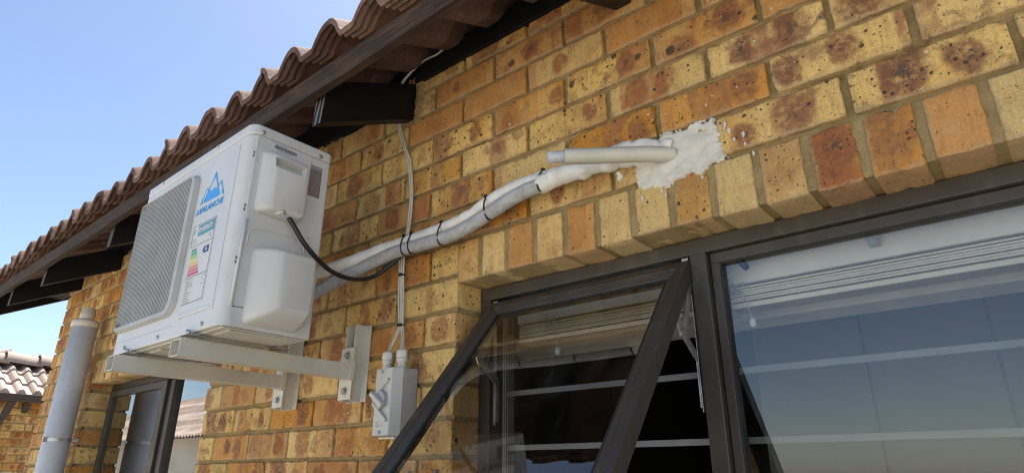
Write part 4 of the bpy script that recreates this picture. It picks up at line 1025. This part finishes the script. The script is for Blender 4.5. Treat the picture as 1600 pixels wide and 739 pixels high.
for (c, lab) in (((-.431, -.016, -.064), 'tiny black tie on the white cables just below the pipes'), ((-.4245, -.013, -.203), 'tiny black tie on the white cables just above the switch glands')):
    tie(c, (0, 0, 1), .0115, .0065, lab, up=(1, 0, 0), head=-1.2)

# ------------------------------------------------------------------ isolator switch
SXL, SXR, SZB, SZT, SY = -.435, -.357, -.486, -.322, -.077
sw = thing('isolator_switch', (-.396, 0, -.40), 'grey rotary isolator switch box on the bricks below the white cables', 'switch')
mb = MB(); mb.box(SXL+.001, SXR, -.048, -.002, SZB+.002, SZT); mb.build('back_box', M['sw_grey'], sw, bevel=.003)
mb = MB(); mb.hexa([(SXL, -.049, SZB), (SXR+.001, -.049, SZB), (SXR+.001, -.049, SZT+.001), (SXL, -.049, SZT+.001), (SXL+.006, SY, SZB+.003), (SXR-.012, SY, SZB+.003), (SXR-.012, SY, SZT-.002), (SXL+.006, SY, SZT-.002)])
mb.build('lid', M['sw_lid'], sw, bevel=.002)
mb = MB(); cxk, czk = -.403, -.400
mb.tube([(cxk, SY-.0005, czk), (cxk, SY-.010, czk)], [.024, .022], 24); mb.build('dial', M['sw_grey'], sw, bevel=.0015)
mb = MB()
a1 = R(38); dd = Vector((math.cos(a1), 0, math.sin(a1))); pp = Vector((-math.sin(a1), 0, math.cos(a1)))
cc = Vector((cxk, SY-.0102, czk))
for (ang, L0, L1) in ((R(-38), -.025, .027),):
    dd = Vector((math.cos(ang), 0, math.sin(ang))); pp = Vector((-math.sin(ang), 0, math.cos(ang))); yy = Vector((0, -1, 0))
    A = cc+dd*L0; Bp = cc+dd*L1
    mb.hexa([A-pp*.007, Bp-pp*.009, Bp+pp*.009, A+pp*.007, A-pp*.005+yy*.012, Bp-pp*.006+yy*.009, Bp+pp*.006+yy*.009, A+pp*.005+yy*.012])
mb.build('knob', M['sw_lid'], sw, bevel=.002)
mb = MB()
for ang in (R(42), R(-42)):
    dd = Vector((math.cos(ang), 0, math.sin(ang))); pp = Vector((-math.sin(ang), 0, math.cos(ang)))
    c0 = Vector((cxk, SY-.0005, czk+(.024 if ang > 0 else -.026)))
    A = c0-dd*.026; Bp = c0+dd*.036
    mb.hexa([A-pp*.0045, Bp-pp*.0045, Bp+pp*.0045, A+pp*.0045, A-pp*.003-Vector((0, .012, 0)), Bp-pp*.003-Vector((0, .006, 0)), Bp+pp*.003-Vector((0, .006, 0)), A+pp*.003-Vector((0, .012, 0))])
mb.build('knob_guard', M['sw_lid'], sw, bevel=.001)
for (x, z) in ((-.405, -.333), (-.402, -.476)):
    s_ = MB(); screw(s_, (x, SY-.0003, z), (0, -1, 0), .0045); s_.build('screw', M['sw_grey'], sw)
pr = MB()
for (a, b, z) in ((-.418, -.406, -.451), (-.418, -.408, -.4545), (-.418, -.400, -.458), (-.418, -.402, -.4615), (-.398, -.389, -.452), (-.398, -.394, -.4605), (-.393, -.389, -.4605)): pr.box(a, b, SY-.0004, SY, z-.0007, z)
pr.build('rating_print', M['ink'], sw)
for (x, y, zt) in ((-.4395+.0, -.036, -.272), (-.3835, -.036, -.268)):
    gl = MB(); gl.tube([(x, y, SZT+.0015), (x, y, SZT+.012)], .0125, 18); gl.tube([(x, y, SZT+.012), (x, y, SZT+.0145), (x, y, SZT+.0165)], [.0105, .0105, .0125], 16)
    gl.tube([(x, y, SZT+.0165), (x, y, SZT+.026)], .0140, 16); gl.tube([(x, y, SZT+.0265), (x, y, SZT+.030), (x, y, SZT+.045), (x, y, SZT+.048)], [.0135, .0150, .0145, .0100], 6)
    gl.build('cable_gland', M['acplastic'], sw, bevel=.0006)
pl = MB(); pl.box(SXL+.010, SXR-.010, -.060, -.001, SZB-.004, SZB-.0005); pl.build('drip_tray', M['pvccap'], sw)

# ------------------------------------------------------------------ vent pipe at the house corner
vp = thing('vent_pipe', (-2.81, -.085, GZ), 'pale grey upright plastic pipe at the house corner beside the small window', 'pipe')
PX, PY, PR = -2.81, -.082, .0575
mb = MB(); mb.tube([(PX, PY, GZ), (PX, PY, -.9), (PX, PY, .135)], PR, 40); mb.build('pipe', M['pvc'], vp)
mb = MB(); mb.tube([(PX, PY, .118), (PX, PY, .120), (PX, PY, .148), (PX, PY, .152)], [PR+.001, PR+.0045, PR+.0045, PR-.004], 40); mb.tube([(PX+.002, PY, .150), (PX+.002, PY, .192), (PX+.002, PY, .194), (PX+.002, PY, .215), (PX+.002, PY, .218)], [.034, .034, .031, .031, .026], 32); mb.build('cap', M['pvccap'], vp)
mb = MB(); mb.tube([(PX, PY, -.430), (PX, PY, -.414)], PR+.0015, 40, caps=False); mb.box(PX+.02, PX+.034, PY-.066, PY-.050, -.432, -.412); mb.box(PX-.01, PX+.015, PY+PR-.004, .004, -.429, -.415); mb.build('clamp', M['steel'], vp, bevel=.0008)

# ------------------------------------------------------------------ blinds inside the right window
def blind(x0, x1, label, kx, tx):
    t = thing('venetian_blind', ((x0+x1)/2, .19, -.20), label, 'blind', 'raised venetian blinds')
    m = MB(); m.hexa([(x0, .172, -.206), (x1, .172, -.206), (x1, .232, -.208), (x0, .232, -.208), (x0, .164, -.118), (x1, .164, -.118), (x1, .232, -.118), (x0, .232, -.118)]); m.build('head_rail', M['blindw'], t, bevel=.003)
    s = MB(); z = -.216; rg4 = random.Random(int(abs(x0)*100)); k = 0
    while z > -.2445:
        j = rg4.uniform(-.0012, .0012); s.box(x0+.012, x1-.012, .163+j, .213+j, z-.0017, z+.0017); z -= .0047 if k % 3 else .0060; k += 1
    s.build('slats', M['slat'], t)
    m = MB(); m.box(x0+.012, x1-.012, .161, .215, -.2580, -.2475); m.build('bottom_rail', M['slat'], t, bevel=.002)
    c = MB(); rg5 = random.Random(8)
    pts = [(kx+rg5.uniform(-.016, .016), .155+rg5.uniform(-.004, .004), -.212+rg5.uniform(-.020, .016)) for _ in range(9)]
    c.tube(spline(pts+[(kx+.012, .153, -.235), (tx-.006, .150, -.262), (tx, .150, -.286)], 6), .0011, 6); c.build('cord', M['wirew'], t)
    c = MB(); c.tube([(tx, .150, -.284), (tx, .150, -.288), (tx, .150, -.298), (tx, .150, -.302)], [.003, .0065, .0065, .003], 12); c.build('tassel', M['blindw'], t)
    return t
blind(-.176, .345, 'raised cream blind with knotted cord behind the open light', -.055, -.033)
blind(.382, 1.265, 'raised cream blind with knotted cord behind the fixed pane', .412, .437)
m = MB(); m.box(.658, .676, .146, .166, -.186, -.135); m.box(.661, .673, .143, .1455, -.186, -.165); m.build('blind_clip', M['hose'], win, bevel=.001)
m = MB(); m.tube([(.437, .128, -.165), (.440, .128, -.178), (.447, .128, -.190)], [.009, .008, .006], 10); m.build('catch', M['gasket'], win)
pm = MB(); pm.hexa([(-.293, .300, -.252), (1.6, .300, -.252), (1.6, .36, -.262), (-.293, .36, -.262), (-.293, .300, -.205), (1.6, .300, -.205), (1.6, .36, -.205), (-.293, .36, -.205)])
tag(pm.build('pelmet', M['soffit'], house, bevel=.004))
wd = thing('wardrobe', (.8, 1.25, GZ), 'plain tall wardrobe standing in the dark room, faint behind the large fixed pane', 'wardrobe')
m = MB(); m.box(.14, 1.62, 1.02, 1.55, GZ+.06, .10); m.build('carcass', M['robe'], wd)
for (xa_, xb_) in ((.142, .458), (.464, .768), (.774, 1.15), (1.156, 1.618)):
    m = MB(); m.box(xa_, xb_, 1.0, 1.018, GZ+.14, .098); m.build('door', M['robe'], wd, bevel=.003)
for (x, y) in ((-.197, .157), (-.1885, .131), (-.1865, .136)):
    c = MB(); c.tube([(x, y, -.17), (x, y, -1.2)], .0012, 6); c.build('pull_cord', M['wirew'], win)

# ------------------------------------------------------------------ neighbour's house at far left
NX = -8.5
nb = thing('neighbour_house', (NX-2, 3, GZ), 'low brick house with sunlit pale roof tiles, seen past the house corner', 'house')
NBk = new_br(); rg6 = random.Random(21)
GUT = .262
zrow = GUT-.02; NR = {}
k = 0
while zrow > GZ: NR[k] = zrow-.0872; zrow -= .0872; k += 1
for k, z0 in NR.items():
    ph = 0 if k % 2 else .116; y = -.3+ph-.232
    while y < 7:
        a, b = max(y, -.3), y+.232; y += .232
        if b-a < .05: continue
        dt = 1 if (z0 > -1.2 and a < 2.4) else 0
        brick(NBk, a+JT/2, b-JT/2, 0, .02, z0, z0+.0757, dt, rg6)
for V in NBk['v']:
    x = V[:, 0].copy(); V[:, 0] = NX-V[:, 1]; V[:, 1] = x
build_bricks(NBk, 'wall', nb)
m = MB(); m.box(NX-4, NX-.006, -.29, 7, GZ, GUT+.02); m.build('mortar', M['mortar'], nb)
m = MB(); m.box(NX+.10, NX+.18, -.60, 7.4, GUT-.055, GUT+.03); m.box(NX-.02, NX+.10, -.60, 7.4, GUT+.010, GUT+.024); m.box(NX-.30, NX+.085, -.36, 7.2, GUT-.04, GUT+.040); m.build('gutter', M['gutter'], nb, bevel=.008)
m = MB(); m.hexa([(NX+.06, .80, GUT-.24), (NX+.12, .80, GUT-.24), (NX+.12, .87, GUT-.24), (NX+.06, .87, GUT-.24), (NX+.08, .84, GUT-.05), (NX+.14, .84, GUT-.05), (NX+.14, .92, GUT-.05), (NX+.08, .92, GUT-.05)])
m.hexa([(NX+.02, .55, GUT-.70), (NX+.08, .55, GUT-.70), (NX+.08, .62, GUT-.70), (NX+.02, .62, GUT-.70), (NX+.06, .80, GUT-.245), (NX+.12, .80, GUT-.245), (NX+.12, .87, GUT-.245), (NX+.06, .87, GUT-.245)])
m.box(NX+.02, NX+.08, .55, .62, GZ, GUT-.705); m.build('downpipe', M['gutter'], nb, bevel=.008)
m = MB(); m.hexa([(NX+.02, 1.01, GUT-.17), (NX+.07, 1.01, GUT-.17), (NX+.07, 1.06, GUT-.17), (NX+.02, 1.06, GUT-.17), (NX+.02, .995, GUT-.07), (NX+.10, .995, GUT-.07), (NX+.10, 1.075, GUT-.07), (NX+.02, 1.075, GUT-.07)]); m.build('outdoor_lamp', M['black'], nb, bevel=.004)
# hipped roof: slope facing +x, tiles as rolls with stepped courses; hip rising from the near corner
def nroof():
    mb = MB(); ex = NX+.15; y0 = -.42; ez = GUT+.000; sl_ = .47; cw = .33; dx = TP/10
    for r in range(4):
        xa = ex-r*cw; za = ez+r*cw*sl_
        ys = [y0+r*cw+i*dx for i in range(int((7.2-y0-r*cw)/dx))]
        vs = []
        for yv in ys:
            h = tile_h(yv)*.95
            vs += [(xa, yv, za+h+.002 if r else za-.03), (xa, yv, za+h+.030), (xa-cw-.03, yv, za+(cw+.03)*sl_+h+.002)]
        fs = []
        for i in range(len(ys)-1):
            a = i*3; fs += [(a, a+3, a+4, a+1), (a+1, a+4, a+5, a+2)]
        mb.add(vs, fs, 0, False)
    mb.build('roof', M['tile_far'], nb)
    # near side slope (facing -y) as the same courses turned
    mb = MB(); y0b = -.42
    for r in range(4):
        ya = y0b+r*cw; za = ez+r*cw*sl_; vs = []; xs = [ex-r*cw-i*dx for i in range(int(3.6/dx))]
        for xv in xs:
            h = tile_h(xv)*.95; vs += [(xv, ya, za+h+.002), (xv, ya, za+h+.030), (xv, ya+cw+.03, za+(cw+.03)*sl_+h+.002)]
        fs = []
        for i in range(len(xs)-1):
            a = i*3; fs += [(a, a+3, a+4, a+1), (a+1, a+4, a+5, a+2)]
        mb.add(vs, fs, 0, False)
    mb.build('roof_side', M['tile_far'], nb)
    # hip and ridge caps
    mb = MB()
    def caps(P0, P1, rad):
        P0 = Vector(P0); P1 = Vector(P1); d = (P1-P0); L = d.length; d.normalize(); side = d.cross(Vector((0, 0, 1))).normalized(); up = side.cross(d)
        n_ = int(L/.36)
        for i in range(n_):
            a = P0+d*(i*.36); b = a+d*.40; ra, rb2 = rad, rad*.88; vs = []
            for (c, rd, lift) in ((a, ra, .030), (a, ra-.016, .028), (b, rb2, .006)):
                for j in range(13):
                    an = math.pi*(j/12); vs.append(c+side*math.cos(an)*rd*1.05+up*(math.sin(an)*rd+lift-.05))
            mb.add(vs[:13]+vs[26:], [(j, j+1, j+14, j+13) for j in range(12)], 0, True)
            mb.add(vs[:26], [(j+1, j, j+13, j+14) for j in range(12)], 0, False)
    R_ = .92
    caps((ex-.02, y0b+.02, ez+.05), (ex-R_, y0b+R_, ez+.05+R_*sl_), .150)
    caps((ex-R_, y0b+R_, ez+.07+R_*sl_), (ex-R_, 7, ez+.07+R_*sl_), .150)
    mb.build('ridge_cap', M['tile_far'], nb)
nroof()

# ------------------------------------------------------------------ across the yard: tiled house seen in glass, added wall bouncing sunlight
gw = thing('bounce_wall', (0, -5.2, GZ), 'cream rendered wall across the yard, added out of view to bounce sunlight onto the bricks', 'wall')
m = MB(); m.box(-12, 14, -5.30, -5.16, GZ, -.75); m.build('wall', M['render'], gw); m = MB(); m.box(-12, 14, -5.34, -5.12, -.748, -.69); m.build('coping', M['render'], gw, bevel=.01)
oh = thing('opposite_house', (-12, -12, GZ), 'tiled house across the yard, showing only as a reflection in the small window', 'house')
m = MB(); m.box(-27, -14.6, -12, -6, GZ, .25); m.build('wall', M['render'], oh)
def oroof():
    mb = MB(); ey = -5.6; ez = .22; cw = .33; dx = TP/4; sl_ = .5
    for r in range(10):
        ya = ey-r*cw; za = ez+r*cw*sl_; x0_ = -27.5+r*cw*1.0; x1_ = -14.2-r*cw*1.0; xs = [x0_+i*dx for i in range(max(2, int((x1_-x0_)/dx)))]; vs = []
        for xv in xs:
            h = tile_h(xv); vs += [(xv, ya, za+h), (xv, ya, za+h+.03), (xv, ya-cw-.03, za+(cw+.03)*sl_+h)]
        fs = []
        for i in range(len(xs)-1):
            a = i*3; fs += [(a, a+3, a+4, a+1), (a+1, a+4, a+5, a+2)]
        mb.add(vs, fs, 0, False)
    mb.add([(-14.15, -5.6, .25), (-14.15, -12.4, .25), (-17.5, -9.0, 1.93)], [(0, 1, 2)]); mb.add([(-27.5, -5.6, .25), (-27.5, -12.4, .25), (-24.2, -9.0, 1.93)], [(0, 1, 2)])
    mb.add([(-14.15, -12.4, .25), (-27.5, -12.4, .25), (-24.2, -9.0, 1.93), (-17.5, -9.0, 1.93)], [(0, 1, 2, 3)])
    mb.build('roof', M['tile_far'], oh)
oroof()
bpy.context.view_layer.update()
